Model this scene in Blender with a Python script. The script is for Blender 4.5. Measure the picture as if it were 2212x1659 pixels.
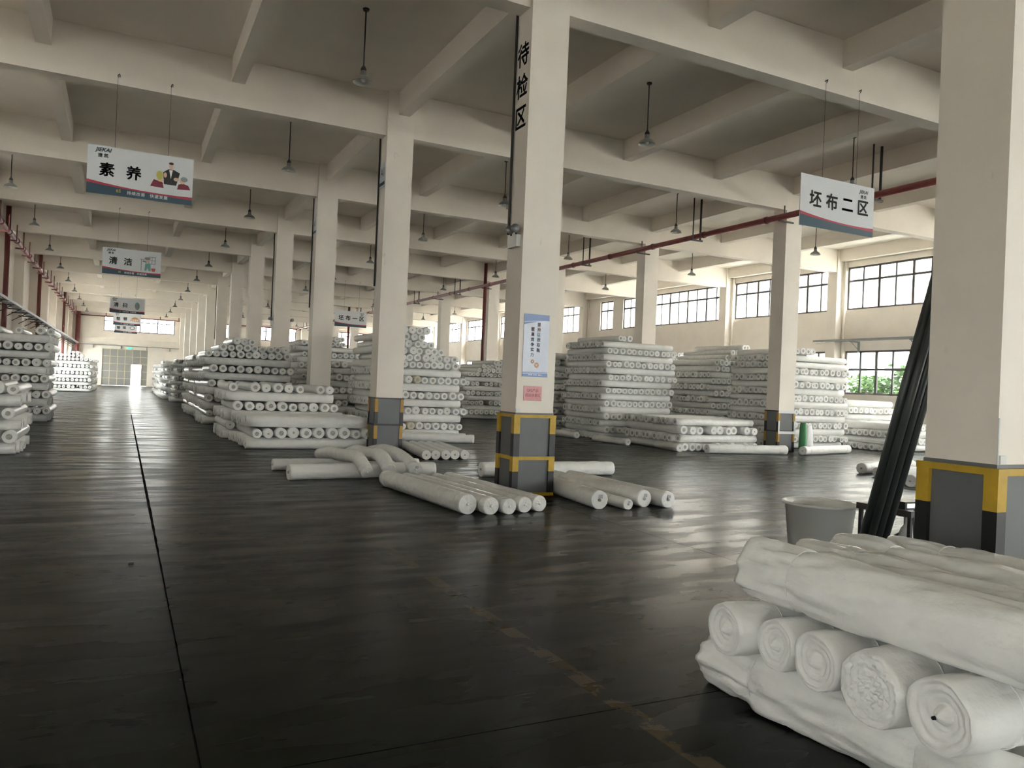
import bpy, bmesh, math, random
from mathutils import Vector, Matrix, noise
from mathutils.bvhtree import BVHTree

for _o in list(bpy.data.objects):
    bpy.data.objects.remove(_o)
scene = bpy.context.scene
COL = scene.collection
random.seed(7)

# ------------------------------------------------------------------ camera
W_PX, H_PX, F_PX = 2212.0, 1659.0, 1681.2
YAW, PITCH, ROLL, CAM_H = 0.46449, 0.003043, 0.042574, 1.57
_fw = Vector((math.sin(YAW) * math.cos(PITCH), math.cos(YAW) * math.cos(PITCH), math.sin(PITCH)))
_rt = Vector((math.cos(YAW), -math.sin(YAW), 0))
_up = _rt.cross(_fw)
RT = math.cos(ROLL) * _rt + math.sin(ROLL) * _up
UP = -math.sin(ROLL) * _rt + math.cos(ROLL) * _up
FW = _fw
EYE = Vector((0, 0, CAM_H))
cam_data = bpy.data.cameras.new('camera')
cam_data.sensor_width = 36.0
cam_data.lens = F_PX * 36.0 / W_PX
cam_data.clip_start, cam_data.clip_end = 0.05, 600
cam = bpy.data.objects.new('camera', cam_data)
_m = Matrix((RT, UP, -FW)).transposed().to_4x4()
_m.translation = EYE
cam.matrix_world = _m
COL.objects.link(cam)
scene.camera = cam


def pix(px, py, z):
    """the point of height z that the photograph shows at (px, py)"""
    d = RT * ((px - W_PX / 2) / F_PX) + UP * ((H_PX / 2 - py) / F_PX) + FW
    return EYE + d * ((z - CAM_H) / d.z)


# ------------------------------------------------------------------ light
world = bpy.data.worlds.new('overcast_sky')
scene.world = world
world.use_nodes = True
_bg = world.node_tree.nodes['Background']
_bg.inputs[0].default_value = (1.0, 0.985, 0.95, 1)
_bg.inputs[1].default_value = 9.0
scene.view_settings.view_transform = 'Standard'
scene.view_settings.look = 'None'
scene.view_settings.gamma = 1
scene.view_settings.use_curve_mapping = False
scene.view_settings.exposure = 1.38
scene.cycles.use_denoising = True
scene.cycles.use_adaptive_sampling = True
scene.cycles.adaptive_threshold = 0.25
scene.cycles.adaptive_min_samples = 16
scene.cycles.max_bounces = 6
scene.cycles.diffuse_bounces = 5
scene.cycles.glossy_bounces = 2
scene.cycles.transmission_bounces = 4
scene.cycles.transparent_max_bounces = 8
scene.cycles.sample_clamp_indirect = 6.0
scene.cycles.caustics_reflective = False
scene.cycles.caustics_refractive = False


def portal(name, loc, rot, sx, sy):
    l = bpy.data.lights.new(name, 'AREA')
    l.shape = 'RECTANGLE'
    l.size, l.size_y = sx, sy
    l.cycles.is_portal = True
    o = bpy.data.objects.new(name, l)
    o.location = loc
    o.rotation_euler = rot
    COL.objects.link(o)


# building grid
P0, PITCH_Y = 3.06, 6.82            # front face of the nearest pillar row, bay length
KMIN, KMAX = -5, 12
def YK(k): return P0 + PITCH_Y * k
X_L, X_R = -4.81, 27.5              # inner faces of the long walls
Y_N, Y_F = YK(KMIN) - 0.02, 85.6    # inner faces of the end walls
Z_SLAB, Z_BEAM, Z_SEC = 8.0, 7.02, 7.5
ROWS = (5.03, 17.05)                # left faces of the two pillar rows
PW, PD = 0.61, 0.5
UP0, UP1, LO0, LO1 = 5.42, 7.25, 1.84, 3.68

_pl = Y_F - Y_N
_pc = (Y_F + Y_N) / 2
portal('daylight_right_high', (X_R + .3, _pc, (UP0 + UP1) / 2), (0, math.radians(90), 0), UP1 - UP0, _pl)
portal('daylight_right_low', (X_R + .3, _pc, (LO0 + LO1) / 2), (0, math.radians(90), 0), LO1 - LO0, _pl)
portal('daylight_left_high', (X_L - .3, _pc, (UP0 + UP1) / 2), (0, math.radians(-90), 0), UP1 - UP0, _pl)
portal('daylight_left_low_added', (X_L - .3, -7.2, 2.0), (0, math.radians(-90), 0), 1.6, 15.6)  # portal over the added low windows that light the pile
portal('daylight_left_low', (X_L - .3, 69, 2.3), (0, math.radians(-90), 0), 2.8, 34)
portal('daylight_near', (11.4, Y_N - .3, 4.5), (math.radians(90), 0, 0), 32, 5.6)
portal('daylight_far', (11.4, Y_F + .3, 6.0), (math.radians(-90), 0, 0), 32, 1.8)
portal('daylight_far_door', (1.2, Y_F + .3, 1.1), (math.radians(-90), 0, 0), 1.0, 2.2)


# ------------------------------------------------------------------ materials
def mat(name, col, rough=0.6, metal=0.0, spec=0.5, coat=0.0, coat_rough=0.2, noise_amt=0.0, noise_scale=3.0,
        bump=0.0, bump_scale=20.0, bump_stretch=(1, 1, 1), emit=None, emit_s=0.0, bump_dist=0.02, detail=4):
    m = bpy.data.materials.new(name)
    m.use_nodes = True
    nt = m.node_tree
    b = nt.nodes['Principled BSDF']
    b.inputs['Base Color'].default_value = (*col, 1)
    b.inputs['Roughness'].default_value = rough
    b.inputs['Metallic'].default_value = metal
    b.inputs['Specular IOR Level'].default_value = spec
    b.inputs['Coat Weight'].default_value = coat
    b.inputs['Coat Roughness'].default_value = coat_rough
    if emit:
        b.inputs['Emission Color'].default_value = (*emit, 1)
        b.inputs['Emission Strength'].default_value = emit_s
    if noise_amt or bump:
        geo = nt.nodes.new('ShaderNodeNewGeometry')
    if noise_amt:
        n = nt.nodes.new('ShaderNodeTexNoise')
        n.inputs['Scale'].default_value = noise_scale
        n.inputs['Detail'].default_value = 5
        nt.links.new(geo.outputs['Position'], n.inputs['Vector'])
        r = nt.nodes.new('ShaderNodeMapRange')
        r.inputs[1].default_value, r.inputs[2].default_value = 0.3, 0.7
        r.inputs[3].default_value, r.inputs[4].default_value = 1 - noise_amt, 1 + noise_amt * .4
        nt.links.new(n.outputs[0], r.inputs[0])
        mx = nt.nodes.new('ShaderNodeVectorMath')
        mx.operation = 'SCALE'
        mx.inputs[0].default_value = col
        nt.links.new(r.outputs[0], mx.inputs['Scale'])
        nt.links.new(mx.outputs[0], b.inputs['Base Color'])
    if bump:
        mp = nt.nodes.new('ShaderNodeMapping')
        mp.inputs['Scale'].default_value = bump_stretch
        nt.links.new(geo.outputs['Position'], mp.inputs[0])
        n2 = nt.nodes.new('ShaderNodeTexNoise')
        n2.inputs['Scale'].default_value = bump_scale
        n2.inputs['Detail'].default_value = detail
        nt.links.new(mp.outputs[0], n2.inputs['Vector'])
        bp = nt.nodes.new('ShaderNodeBump')
        bp.inputs['Strength'].default_value = bump
        bp.inputs['Distance'].default_value = bump_dist
        nt.links.new(n2.outputs[0], bp.inputs['Height'])
        nt.links.new(bp.outputs[0], b.inputs['Normal'])
        if coat:
            nt.links.new(bp.outputs[0], b.inputs['Coat Normal'])
    return m


def floor_mat():
    m = mat('dark_sealed_concrete', (0.0095, 0.0105, 0.0075), 0.3, spec=0.09, noise_amt=0.35, noise_scale=0.55,
            bump=0.11, bump_scale=1.6, bump_stretch=(.5, 1.4, 1), bump_dist=0.02, detail=3)
    nt = m.node_tree
    b = nt.nodes['Principled BSDF']
    geo = nt.nodes.new('ShaderNodeNewGeometry')
    n = nt.nodes.new('ShaderNodeTexNoise')
    n.inputs['Scale'].default_value = 2.6
    n.inputs['Detail'].default_value = 6
    mpp = nt.nodes.new('ShaderNodeMapping')
    mpp.inputs['Scale'].default_value = (.35, 1.3, 1)
    nt.links.new(geo.outputs['Position'], mpp.inputs[0])
    nt.links.new(mpp.outputs[0], n.inputs['Vector'])
    r = nt.nodes.new('ShaderNodeMapRange')
    r.inputs[1].default_value, r.inputs[2].default_value = .3, .7
    r.inputs[3].default_value, r.inputs[4].default_value = .18, .38
    nt.links.new(n.outputs[0], r.inputs[0])
    nt.links.new(r.outputs[0], b.inputs['Roughness'])
    # worn remains of a painted line along x = 2.27
    sep = nt.nodes.new('ShaderNodeSeparateXYZ')
    nt.links.new(geo.outputs['Position'], sep.inputs[0])

    def mth(op, a, c=None):
        k = nt.nodes.new('ShaderNodeMath')
        k.operation = op
        for i, v in enumerate((a, c)):
            if v is None:
                continue
            if isinstance(v, (int, float)):
                k.inputs[i].default_value = v
            else:
                nt.links.new(v, k.inputs[i])
        return k.outputs[0]
    n3 = nt.nodes.new('ShaderNodeTexNoise')
    n3.inputs['Scale'].default_value = 2.2
    n3.inputs['Detail'].default_value = 8
    n3.inputs['Roughness'].default_value = .7
    nt.links.new(geo.outputs['Position'], n3.inputs['Vector'])
    dx = mth('ABSOLUTE', mth('SUBTRACT', sep.outputs[0], 2.29))
    band = mth('LESS_THAN', dx, 0.055)
    lo = mth('GREATER_THAN', sep.outputs[1], 2.3)
    hi = mth('LESS_THAN', sep.outputs[1], 7.8)
    worn = mth('GREATER_THAN', n3.outputs[0], 0.49)
    k = mth('MULTIPLY', mth('MULTIPLY', band, worn), mth('MULTIPLY', lo, hi))
    src = b.inputs['Base Color'].links[0].from_socket
    mix = nt.nodes.new('ShaderNodeMix')
    mix.data_type = 'RGBA'
    nt.links.new(mth('MULTIPLY', k, .8), mix.inputs[0])
    nt.links.new(src, mix.inputs[6])
    mix.inputs[7].default_value = (0.085, 0.06, 0.03, 1)
    nt.links.new(mix.outputs[2], b.inputs['Base Color'])
    return m


def glass_mat(name, tint=(.93, .96, .96), gloss=.06):
    m = bpy.data.materials.new(name)
    m.use_nodes = True
    nt = m.node_tree
    nt.nodes.clear()
    out = nt.nodes.new('ShaderNodeOutputMaterial')
    t = nt.nodes.new('ShaderNodeBsdfTransparent')
    t.inputs[0].default_value = (*tint, 1)
    g = nt.nodes.new('ShaderNodeBsdfGlossy')
    g.inputs['Roughness'].default_value = .05
    mx = nt.nodes.new('ShaderNodeMixShader')
    mx.inputs[0].default_value = gloss
    nt.links.new(t.outputs[0], mx.inputs[1])
    nt.links.new(g.outputs[0], mx.inputs[2])
    nt.links.new(mx.outputs[0], out.inputs[0])
    return m


def plastic_mat():
    m = mat('frosted_plastic', (.80, .80, .77), .35)
    m.node_tree.nodes['Principled BSDF'].inputs['Transmission Weight'].default_value = .12
    return m


M = dict(
    paint=mat('warm_white_paint', (.84, .775, .695), .55, noise_amt=.05, noise_scale=1.5, bump=.08, bump_scale=6),
    ceil=mat('ceiling_paint', (.83, .765, .685), .8, noise_amt=.05, noise_scale=1.0),
    floor=floor_mat(),
    joint=mat('joint_filler', (.006, .006, .006), .9),
    gray=mat('grey_plinth_paint', (.135, .14, .145), .45, noise_amt=.1, noise_scale=3),
    yellow=mat('yellow_edge_paint', (.52, .33, .022), .45, noise_amt=.15, noise_scale=9),
    black=mat('black_edge_paint', (.012, .012, .013), .4),
    orange=mat('faded_orange_tape', (.42, .24, .04), .5),
    brown=mat('dark_brown_strip', (.03, .022, .02), .5),
    tape=mat('white_tape', (.72, .73, .74), .4),
    frame=mat('dark_window_frame', (.10, .095, .10), .45),
    glass=glass_mat('window_glass'),
    red=mat('red_pipe_paint', (.15, .035, .03), .45, noise_amt=.2, noise_scale=5),
    iron=mat('dark_iron', (.03, .027, .027), .5),
    rod=mat('black_rod', (.02, .02, .02), .5),
    steel=mat('galvanised_steel', (.30, .305, .31), .5, metal=.5),
    lampshade=mat('grey_enamel', (.20, .20, .19), .35, coat=.3),
    lampin=mat('white_enamel', (.7, .7, .66), .3),
    cloth=mat('white_rolled_cloth', (.87, .865, .84), .55, coat=.25, coat_rough=.3, noise_amt=.06, noise_scale=7,
              bump=.5, bump_scale=22, bump_dist=.012),
    clothend=mat('cut_cloth_edge', (.87, .865, .845), .8, noise_amt=.06, noise_scale=20, bump=.4, bump_scale=60, bump_dist=.004),
    film=mat('clear_film_wrap', (.81, .805, .78), .4, coat=.7, coat_rough=.12, noise_amt=.1, noise_scale=9,
             bump=.7, bump_scale=16, bump_dist=.015),
    beige=mat('beige_cloth', (.62, .55, .44), .7, noise_amt=.08, noise_scale=8, bump=.4, bump_scale=22, bump_dist=.012),
    core=mat('grey_core_paper', (.47, .455, .43), .8, noise_amt=.4, noise_scale=40),
    hole=mat('core_hole', (.01, .01, .01), .9),
    tag=mat('printed_tag', (.55, .56, .58), .6, noise_amt=.6, noise_scale=120),
    signw=mat('white_sign_board', (.72, .73, .76), .35),
    signb=mat('dark_blue_print', (.02, .065, .10), .35),
    signr=mat('red_print', (.42, .025, .06), .35),
    ink=mat('black_ink', (.012, .012, .013), .5),
    navy=mat('navy_ink', (.03, .055, .085), .5),
    white=mat('white_print', (.85, .85, .86), .5),
    ypr=mat('yellow_print', (.55, .5, .1), .5),
    skin=mat('skin_tone_print', (.72, .48, .36), .5),
    maroon=mat('maroon_print', (.2, .015, .04), .5),
    grayp=mat('grey_print', (.25, .28, .3), .5),
    teal=mat('teal_print', (.2, .42, .4), .5),
    poster=mat('pale_blue_poster', (.56, .61, .74), .3, coat=.4, noise_amt=.08, noise_scale=6),
    pblue=mat('poster_blue', (.07, .16, .42), .3, coat=.4),
    pred=mat('poster_red', (.62, .1, .08), .4),
    porange=mat('poster_orange', (.55, .25, .1), .4),
    pink=mat('pink_paper', (.66, .26, .28), .35, coat=.5, bump=.5, bump_scale=30),
    pvc=mat('dark_grey_pvc', (.055, .062, .06), .4),
    plastic=plastic_mat(),
    blackp=mat('black_plastic', (.012, .012, .013), .35),
    darkwood=mat('dark_table_top', (.05, .048, .045), .4),
    lightp=mat('white_plastic', (.7, .7, .68), .4),
    gate=mat('grey_gate_sheet', (.30, .295, .275), .5),
    gframe=mat('pale_gate_frame', (.62, .56, .42), .45),
    exitg=mat('lit_exit_sign', (.02, .3, .1), .4, emit=(.05, 1, .35), emit_s=1.2),
    screen=mat('lit_small_screen', (.8, .8, .8), .4, emit=(1, 1, 1), emit_s=1.0),
    green=mat('green_print', (.1, .35, .16), .5),
    leaf=mat('shrub_leaf', (.10, .22, .07), .6, noise_amt=.5, noise_scale=4),
    facade=mat('peach_facade', (.80, .70, .62), .8),
    facade2=mat('pale_facade_band', (.8, .79, .77), .8),
    fwin=mat('facade_window_glass', (.18, .21, .24), .2),
    ground=mat('outdoor_paving', (.72, .71, .68), .9),
    smudge=mat('grey_smudge', (.25, .23, .2), .7),
    rust=mat('rust_stain', (.40, .29, .18), .7, noise_amt=.3, noise_scale=30),
)



def scuffs(m, amount=.45):
    """sparse grey rub marks on painted concrete"""
    nt = m.node_tree
    b = nt.nodes['Principled BSDF']
    src = b.inputs['Base Color'].links[0].from_socket
    geo = nt.nodes.new('ShaderNodeNewGeometry')
    mp = nt.nodes.new('ShaderNodeMapping')
    mp.inputs['Scale'].default_value = (2.6, 2.6, 1.1)
    nt.links.new(geo.outputs['Position'], mp.inputs[0])
    n = nt.nodes.new('ShaderNodeTexNoise')
    n.inputs['Scale'].default_value = 1.6
    n.inputs['Detail'].default_value = 7
    n.inputs['Roughness'].default_value = .62
    nt.links.new(mp.outputs[0], n.inputs['Vector'])
    r = nt.nodes.new('ShaderNodeMapRange')
    r.inputs[1].default_value, r.inputs[2].default_value = .68, .78
    r.inputs[3].default_value, r.inputs[4].default_value = 0, amount
    nt.links.new(n.outputs[0], r.inputs[0])
    mix = nt.nodes.new('ShaderNodeMix')
    mix.data_type = 'RGBA'
    nt.links.new(r.outputs[0], mix.inputs[0])
    nt.links.new(src, mix.inputs[6])
    mix.inputs[7].default_value = (.30, .27, .24, 1)
    nt.links.new(mix.outputs[2], b.inputs['Base Color'])


scuffs(M['paint'])

# ------------------------------------------------------------------ helpers
class MB:
    def __init__(s):
        s.v, s.f, s.m = [], [], []

    def box(s, x0, x1, y0, y1, z0, z1, mi=0):
        b = len(s.v)
        s.v += [(x0, y0, z0), (x1, y0, z0), (x1, y1, z0), (x0, y1, z0), (x0, y0, z1), (x1, y0, z1), (x1, y1, z1), (x0, y1, z1)]
        for q in ((3, 2, 1, 0), (4, 5, 6, 7), (0, 1, 5, 4), (1, 2, 6, 5), (2, 3, 7, 6), (3, 0, 4, 7)):
            s.f.append(tuple(b + i for i in q))
            s.m.append(mi)
        return s

    def tube(s, pts, r, seg=10, mi=0, cap=True):
        pts = [Vector(p) for p in pts]
        rs = r if isinstance(r, (list, tuple)) else [r] * len(pts)
        b = len(s.v)
        prev = None
        for i, p in enumerate(pts):
            t = (pts[min(i + 1, len(pts) - 1)] - pts[max(i - 1, 0)]).normalized()
            ref = Vector((0, 0, 1)) if abs(t.z) < .95 else Vector((1, 0, 0))
            u = t.cross(ref).normalized()
            w = u.cross(t)
            if prev is not None and u.dot(prev) < 0 and abs(t.z) >= .95:
                u, w = -u, -w
            prev = u
            for k in range(seg):
                a = 2 * math.pi * k / seg
                s.v.append(tuple(p + (u * math.cos(a) + w * math.sin(a)) * rs[i]))
        for i in range(len(pts) - 1):
            for k in range(seg):
                k2 = (k + 1) % seg
                s.f.append((b + i * seg + k, b + i * seg + k2, b + (i + 1) * seg + k2, b + (i + 1) * seg + k))
                s.m.append(mi)
        if cap:
            s.f.append(tuple(b + k for k in reversed(range(seg))))
            e = b + (len(pts) - 1) * seg
            s.f.append(tuple(e + k for k in range(seg)))
            s.m += [mi, mi]
        return s

    def lathe(s, prof, seg=20, c=(0, 0, 0), mi=0):
        b = len(s.v)
        for r, z in prof:
            for k in range(seg):
                a = 2 * math.pi * k / seg
                s.v.append((c[0] + r * math.cos(a), c[1] + r * math.sin(a), c[2] + z))
        for i in range(len(prof) - 1):
            for k in range(seg):
                k2 = (k + 1) % seg
                s.f.append((b + i * seg + k, b + i * seg + k2, b + (i + 1) * seg + k2, b + (i + 1) * seg + k))
                s.m.append(mi)
        return s

    def poly(s, pts, mi=0):
        b = len(s.v)
        s.v += [tuple(p) for p in pts]
        s.f.append(tuple(range(b, b + len(pts))))
        s.m.append(mi)
        return s

    def add(s, me, mw):
        """append a mesh (materials by index) placed with a matrix"""
        b = len(s.v)
        s.v += [tuple(mw @ v.co) for v in me.vertices]
        for p in me.polygons:
            s.f.append(tuple(b + i for i in p.vertices))
            s.m.append(p.material_index)
        return s

    def build(s, name, mats, parent=None, smooth=False, origin=None):
        if not isinstance(mats, (list, tuple)):
            mats = [mats]
        off = Vector((0, 0, 0))
        if origin is not None:
            off = Vector(origin)
        elif parent is not None:
            off = world_loc(parent)
        me = bpy.data.meshes.new(name)
        if off.length > 0:
            me.from_pydata([(x - off.x, y - off.y, z - off.z) for x, y, z in s.v], [], s.f)
        else:
            me.from_pydata(s.v, [], s.f)
        for m in mats:
            me.materials.append(m)
        if len(mats) > 1:
            me.polygons.foreach_set('material_index', s.m)
        if smooth:
            me.polygons.foreach_set('use_smooth', [True] * len(me.polygons))
        me.update()
        o = bpy.data.objects.new(name, me)
        COL.objects.link(o)
        if parent is not None:
            o.parent = parent
        if origin is not None:
            o.location = off if parent is None else off - world_loc(parent)
        return o


def world_loc(o):
    l = Vector(o.location)
    while o.parent:
        o = o.parent
        l = l + Vector(o.location)
    return l


def bx(name, m, parent, *a, **k):
    return MB().box(*a).build(name, m, parent, **k)


def tag(o, label, cat, group=None):
    o['label'], o['category'] = label, cat
    if group:
        o['group'] = group
    return o


def thing(name, loc, label, cat, group=None):
    o = bpy.data.objects.new(name, None)
    o.empty_display_size = .2
    o.location = loc
    COL.objects.link(o)
    return tag(o, label, cat, group)


def struct(o):
    o['kind'] = 'structure'
    return o


def inst(src, loc, parent=None, rot=None, scale=None, name=None):
    c = src.copy()
    COL.objects.link(c)
    c.parent = parent
    c.location = loc
    if rot is not None:
        c.rotation_euler = rot
    if scale is not None:
        c.scale = scale
    return c


_fonts = {}


def text_mesh(body, size, m, weight=0.0, shear=0.0, spacing=1.0):
    key = (body, size, m.name, weight, shear, spacing)
    if key in _fonts:
        return _fonts[key]
    c = bpy.data.curves.new('lettering', 'FONT')
    c.body, c.size, c.shear, c.space_character = body, size, shear, spacing
    c.align_x, c.align_y = 'CENTER', 'CENTER'
    c.extrude = 0.0
    o = bpy.data.objects.new('lettering', c)
    COL.objects.link(o)
    me = bpy.data.meshes.new_from_object(o.evaluated_get(bpy.context.evaluated_depsgraph_get()))
    bpy.data.objects.remove(o)
    me.name = 'lettering'
    # centre on the ink itself
    xs = [v.co.x for v in me.vertices]
    ys = [v.co.y for v in me.vertices]
    cx, cy = (min(xs) + max(xs)) / 2, (min(ys) + max(ys)) / 2
    for v in me.vertices:
        v.co.x -= cx
        v.co.y -= cy
    if weight:      # bold: the outline laid down again, shifted a little all round
        vs = [v.co.copy() for v in me.vertices]
        fs = [tuple(p.vertices) for p in me.polygons]
        nv, nf = [], []
        for q in range(9):
            d = Vector((0, 0, 0)) if q == 8 else Vector((math.cos(q * math.pi / 4), math.sin(q * math.pi / 4), 0)) * (weight * size)
            b = len(nv)
            nv += [v + d for v in vs]
            nf += [tuple(b + i for i in f) for f in fs]
        me = bpy.data.meshes.new('lettering')
        me.from_pydata(nv, [], nf)
    me.materials.clear()
    me.materials.append(m)
    _fonts[key] = me
    return me


FACE_NEAR = (math.radians(90), 0, 0)                     # print that faces -y
FACE_LEFT = (math.radians(90), 0, math.radians(-90))     # print that faces -x


def letters(body, size, m, parent, loc, rot=FACE_NEAR, **k):
    o = bpy.data.objects.new('lettering', text_mesh(body, size, m, **k))
    COL.objects.link(o)
    o.parent = parent
    o.location = Vector(loc) - world_loc(parent)
    o.rotation_euler = rot
    return o


def ordinal(n):
    return ['first', 'second', 'third', 'fourth', 'fifth', 'sixth', 'seventh', 'eighth', 'ninth', 'tenth',
            'eleventh', 'twelfth', 'thirteenth', 'fourteenth', 'fifteenth', 'sixteenth'][n]


# ================================================================== THE SETTING
# floor: sealed concrete slabs with open joints over a dark sub-base
floor = struct(MB().box(X_L - .3, X_R + .3, Y_N - .3, Y_F + .3, -.12, -.02).build('floor', M['joint']))
XJ = [X_L - .25, 0.34, 5.28, 11.3, 17.35, 22.4, X_R + .25]
YJ = [Y_N - .25] + [YK(k) + .12 for k in range(KMIN + 1, KMAX)] + [Y_F + .25]
for i in range(len(XJ) - 1):
    for j in range(len(YJ) - 1):
        mb = MB()
        g = .004
        x0, x1, y0, y1 = XJ[i] + g, XJ[i + 1] - g, YJ[j] + g, YJ[j + 1] - g
        # the joint down the aisle is broken and ragged
        n = 40 if i in (0, 1) and j < 9 else 1
        left, right = [], []
        for q in range(n + 1):
            y = y0 + (y1 - y0) * q / n
            rag = .001 + max(0, min(1, (y - 6) / 4)) * (.004 + .014 * (noise.noise((y * 3.1, i * 0.0, 3)) * .5 + .5))
            left.append((x0 + (rag if i == 1 and n > 1 else 0), y))
            right.append((x1 - (rag if i == 0 and n > 1 else 0), y))
        ring = left + right[::-1]
        b = len(ring)
        mb.v = [(x, y, 0) for x, y in ring] + [(x, y, -.03) for x, y in ring]
        mb.f = [tuple(range(b))[::-1]] + [(q, (q + 1) % b, b + (q + 1) % b, b + q) for q in range(b)]
        mb.f[0] = tuple(reversed(mb.f[0])) if False else mb.f[0]
        mb.m = [0] * len(mb.f)
        mb.build('floor_slab', M['floor'], floor)

# ceiling slab, main beams across the hall, secondary beams along it
ceiling = struct(MB().box(X_L - .3, X_R + .3, Y_N - .3, Y_F + .3, Z_SLAB, Z_SLAB + .15).build('ceiling', M['ceil']))
SEC = [-4.62, -1.53, 1.88, 5.40, 8.33, 11.41, 14.40, 17.41, 20.8, 24.15, 27.33]
for k in range(KMIN, KMAX + 1):
    y = YK(k)
    for x0, x1, dy in ((X_L, ROWS[0], .08), (ROWS[0] + PW, ROWS[1], .0), (ROWS[1] + PW, X_R, .04)):
        bx('main_beam', M['ceil'], ceiling, x0, x1, y + dy, y + dy + .32, Z_BEAM, Z_SLAB)
sec_src = None
for k in range(KMIN, KMAX):
    y0 = YK(k) + .36
    for x in SEC:
        if sec_src is None:
            sec_src = MB().box(-.13, .13, 0, PITCH_Y - .32, Z_SEC, Z_SLAB).build('secondary_beam', M['ceil'])
            sec_src.parent = ceiling
            sec_src.location = (x, y0, 0)
        else:
            inst(sec_src, (x, y0, 0), ceiling)


def wall_cells(mb, axis, pos, thick, a0, a1, z0, z1, holes):
    cuts = sorted({a0, a1} | {h[0] for h in holes} | {h[1] for h in holes})
    for p, q in zip(cuts, cuts[1:]):
        mid = (p + q) / 2
        zs = sorted((h[2], h[3]) for h in holes if h[0] < mid < h[1])
        z = z0
        for lo, hi in zs + [(z1, z1)]:
            if lo > z + 1e-4:
                if axis == 'x':
                    mb.box(pos, pos + thick, p, q, z, lo)
                else:
                    mb.box(p, q, pos, pos + thick, z, lo)
            z = hi
    return mb


WIN_N = [0]
_panes = {}


def window(axis, pos, a0, a1, z0, z1, n, tz, each=True, depth=.1):
    """framed window with n lights over n lights; axis is the wall normal"""
    WIN_N[0] += 1
    f, d = .08, .03
    mb = MB()

    def bar(p, q, lo, hi, w=d):
        if axis == 'x':
            mb.box(pos + depth - w, pos + depth + w, p, q, lo, hi)
        else:
            mb.box(p, q, pos + depth - w, pos + depth + w, lo, hi)
    c = ((pos + depth, (a0 + a1) / 2, z0) if axis == 'x' else ((a0 + a1) / 2, pos + depth, z0))
    bar(a0, a1, z0, z0 + f)
    bar(a0, a1, z1 - f, z1)
    bar(a0, a0 + f, z0 + f, z1 - f)
    bar(a1 - f, a1, z0 + f, z1 - f)
    rows = [(z0, z1)] if tz is None else [(z0, tz), (tz, z1)]
    if tz is not None:
        bar(a0 + f, a1 - f, tz - .045, tz + .045)
    st = (a1 - a0) / n
    for i in range(1, n):
        w = .055 if i % 2 == 0 else .034
        for lo, hi in rows:
            bar(a0 + i * st - w, a0 + i * st + w, lo + f * .6, hi - f * .6)
    o = struct(mb.build('window_%d' % WIN_N[0], M['frame'], origin=c))
    cells = [(a0 + i * st, a0 + (i + 1) * st, lo, hi) for i in range(n) for lo, hi in rows] if each else [(a0, a1, z0, z1)]
    for p, q, lo, hi in cells:
        key = (axis, round(q - p, 3), round(hi - lo, 3))
        if key not in _panes:
            h = (q - p) / 2 - .02
            pm = MB()
            if axis == 'x':
                pm.box(-.004, .004, -h, h, .02, hi - lo - .02)
            else:
                pm.box(-h, h, -.004, .004, .02, hi - lo - .02)
            po = pm.build('pane', M['glass'])
            po.parent = o
            _panes[key] = po
        else:
            po = _panes[key].copy()
            COL.objects.link(po)
            po.parent = o
        mid = (p + q) / 2
        po.location = Vector((pos + depth, mid, lo) if axis == 'x' else (mid, pos + depth, lo)) - Vector(c)
    return o


T = .24
# right wall: high and low window bands between pilasters
holes = []
for k in range(KMIN, KMAX):
    a0, a1 = YK(k) + .52, YK(k) + 6.68
    if k == 5:
        for p, q in ((YK(k) + 1.45, YK(k) + 2.85), (YK(k) + 3.95, YK(k) + 5.4)):
            holes.append((p, q, UP0, UP1, 2))
    else:
        holes.append((a0, a1, UP0, UP1, 8))
        holes.append((a0, a1, LO0, LO1, 8))
wr = struct(wall_cells(MB(), 'x', X_R, T, Y_N - T, Y_F + T, -.02, Z_SLAB, holes).build('wall_right', M['paint']))
for a0, a1, z0, z1, n in holes:
    window('x', X_R, a0, a1, z0, z1, n, 6.65 if z0 > 4 else 2.89, each=a0 > 9)
for k in range(KMIN, KMAX + 1):
    bx('pilaster', M['paint'], wr, 27.07, X_R, YK(k), YK(k) + .5, 0, Z_SLAB)
    bx('window_sill', M['paint'], wr, X_R - .06, X_R, YK(k) + .5, min(YK(k) + 6.8, Y_F), LO0 - .06, LO0)
# left wall: a narrow high window between each two pilasters, wide low ones at the far end, added low ones behind the camera
holes = []
for k in range(KMIN, KMAX):
    if k >= 1:
        holes.append((YK(k) + 3.0, YK(k) + 3.9, 5.6, UP1, 1))
    if k in (-3, -2, -1):
        holes.append((YK(k) + 2.2, YK(k) + 4.6, 1.2, 2.8, 3))  # unseen low windows, added and sized to brighten the foreground pile
    if k >= 7:
        holes.append((YK(k) + .9, YK(k) + 6.4, 1.0, LO1, 7))
wl = struct(wall_cells(MB(), 'x', X_L - T, T, Y_N - T, Y_F + T, -.02, Z_SLAB, holes).build('wall_left', M['paint']))
for a0, a1, z0, z1, n in holes:
    window('x', X_L - T, a0, a1, z0, z1, n, 6.65 if z0 > 4 else 2.89, each=False)
for k in range(KMIN, KMAX + 1):
    bx('pilaster', M['paint'], wl, X_L, -4.4, YK(k), YK(k) + .5, 0, Z_SLAB)
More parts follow.
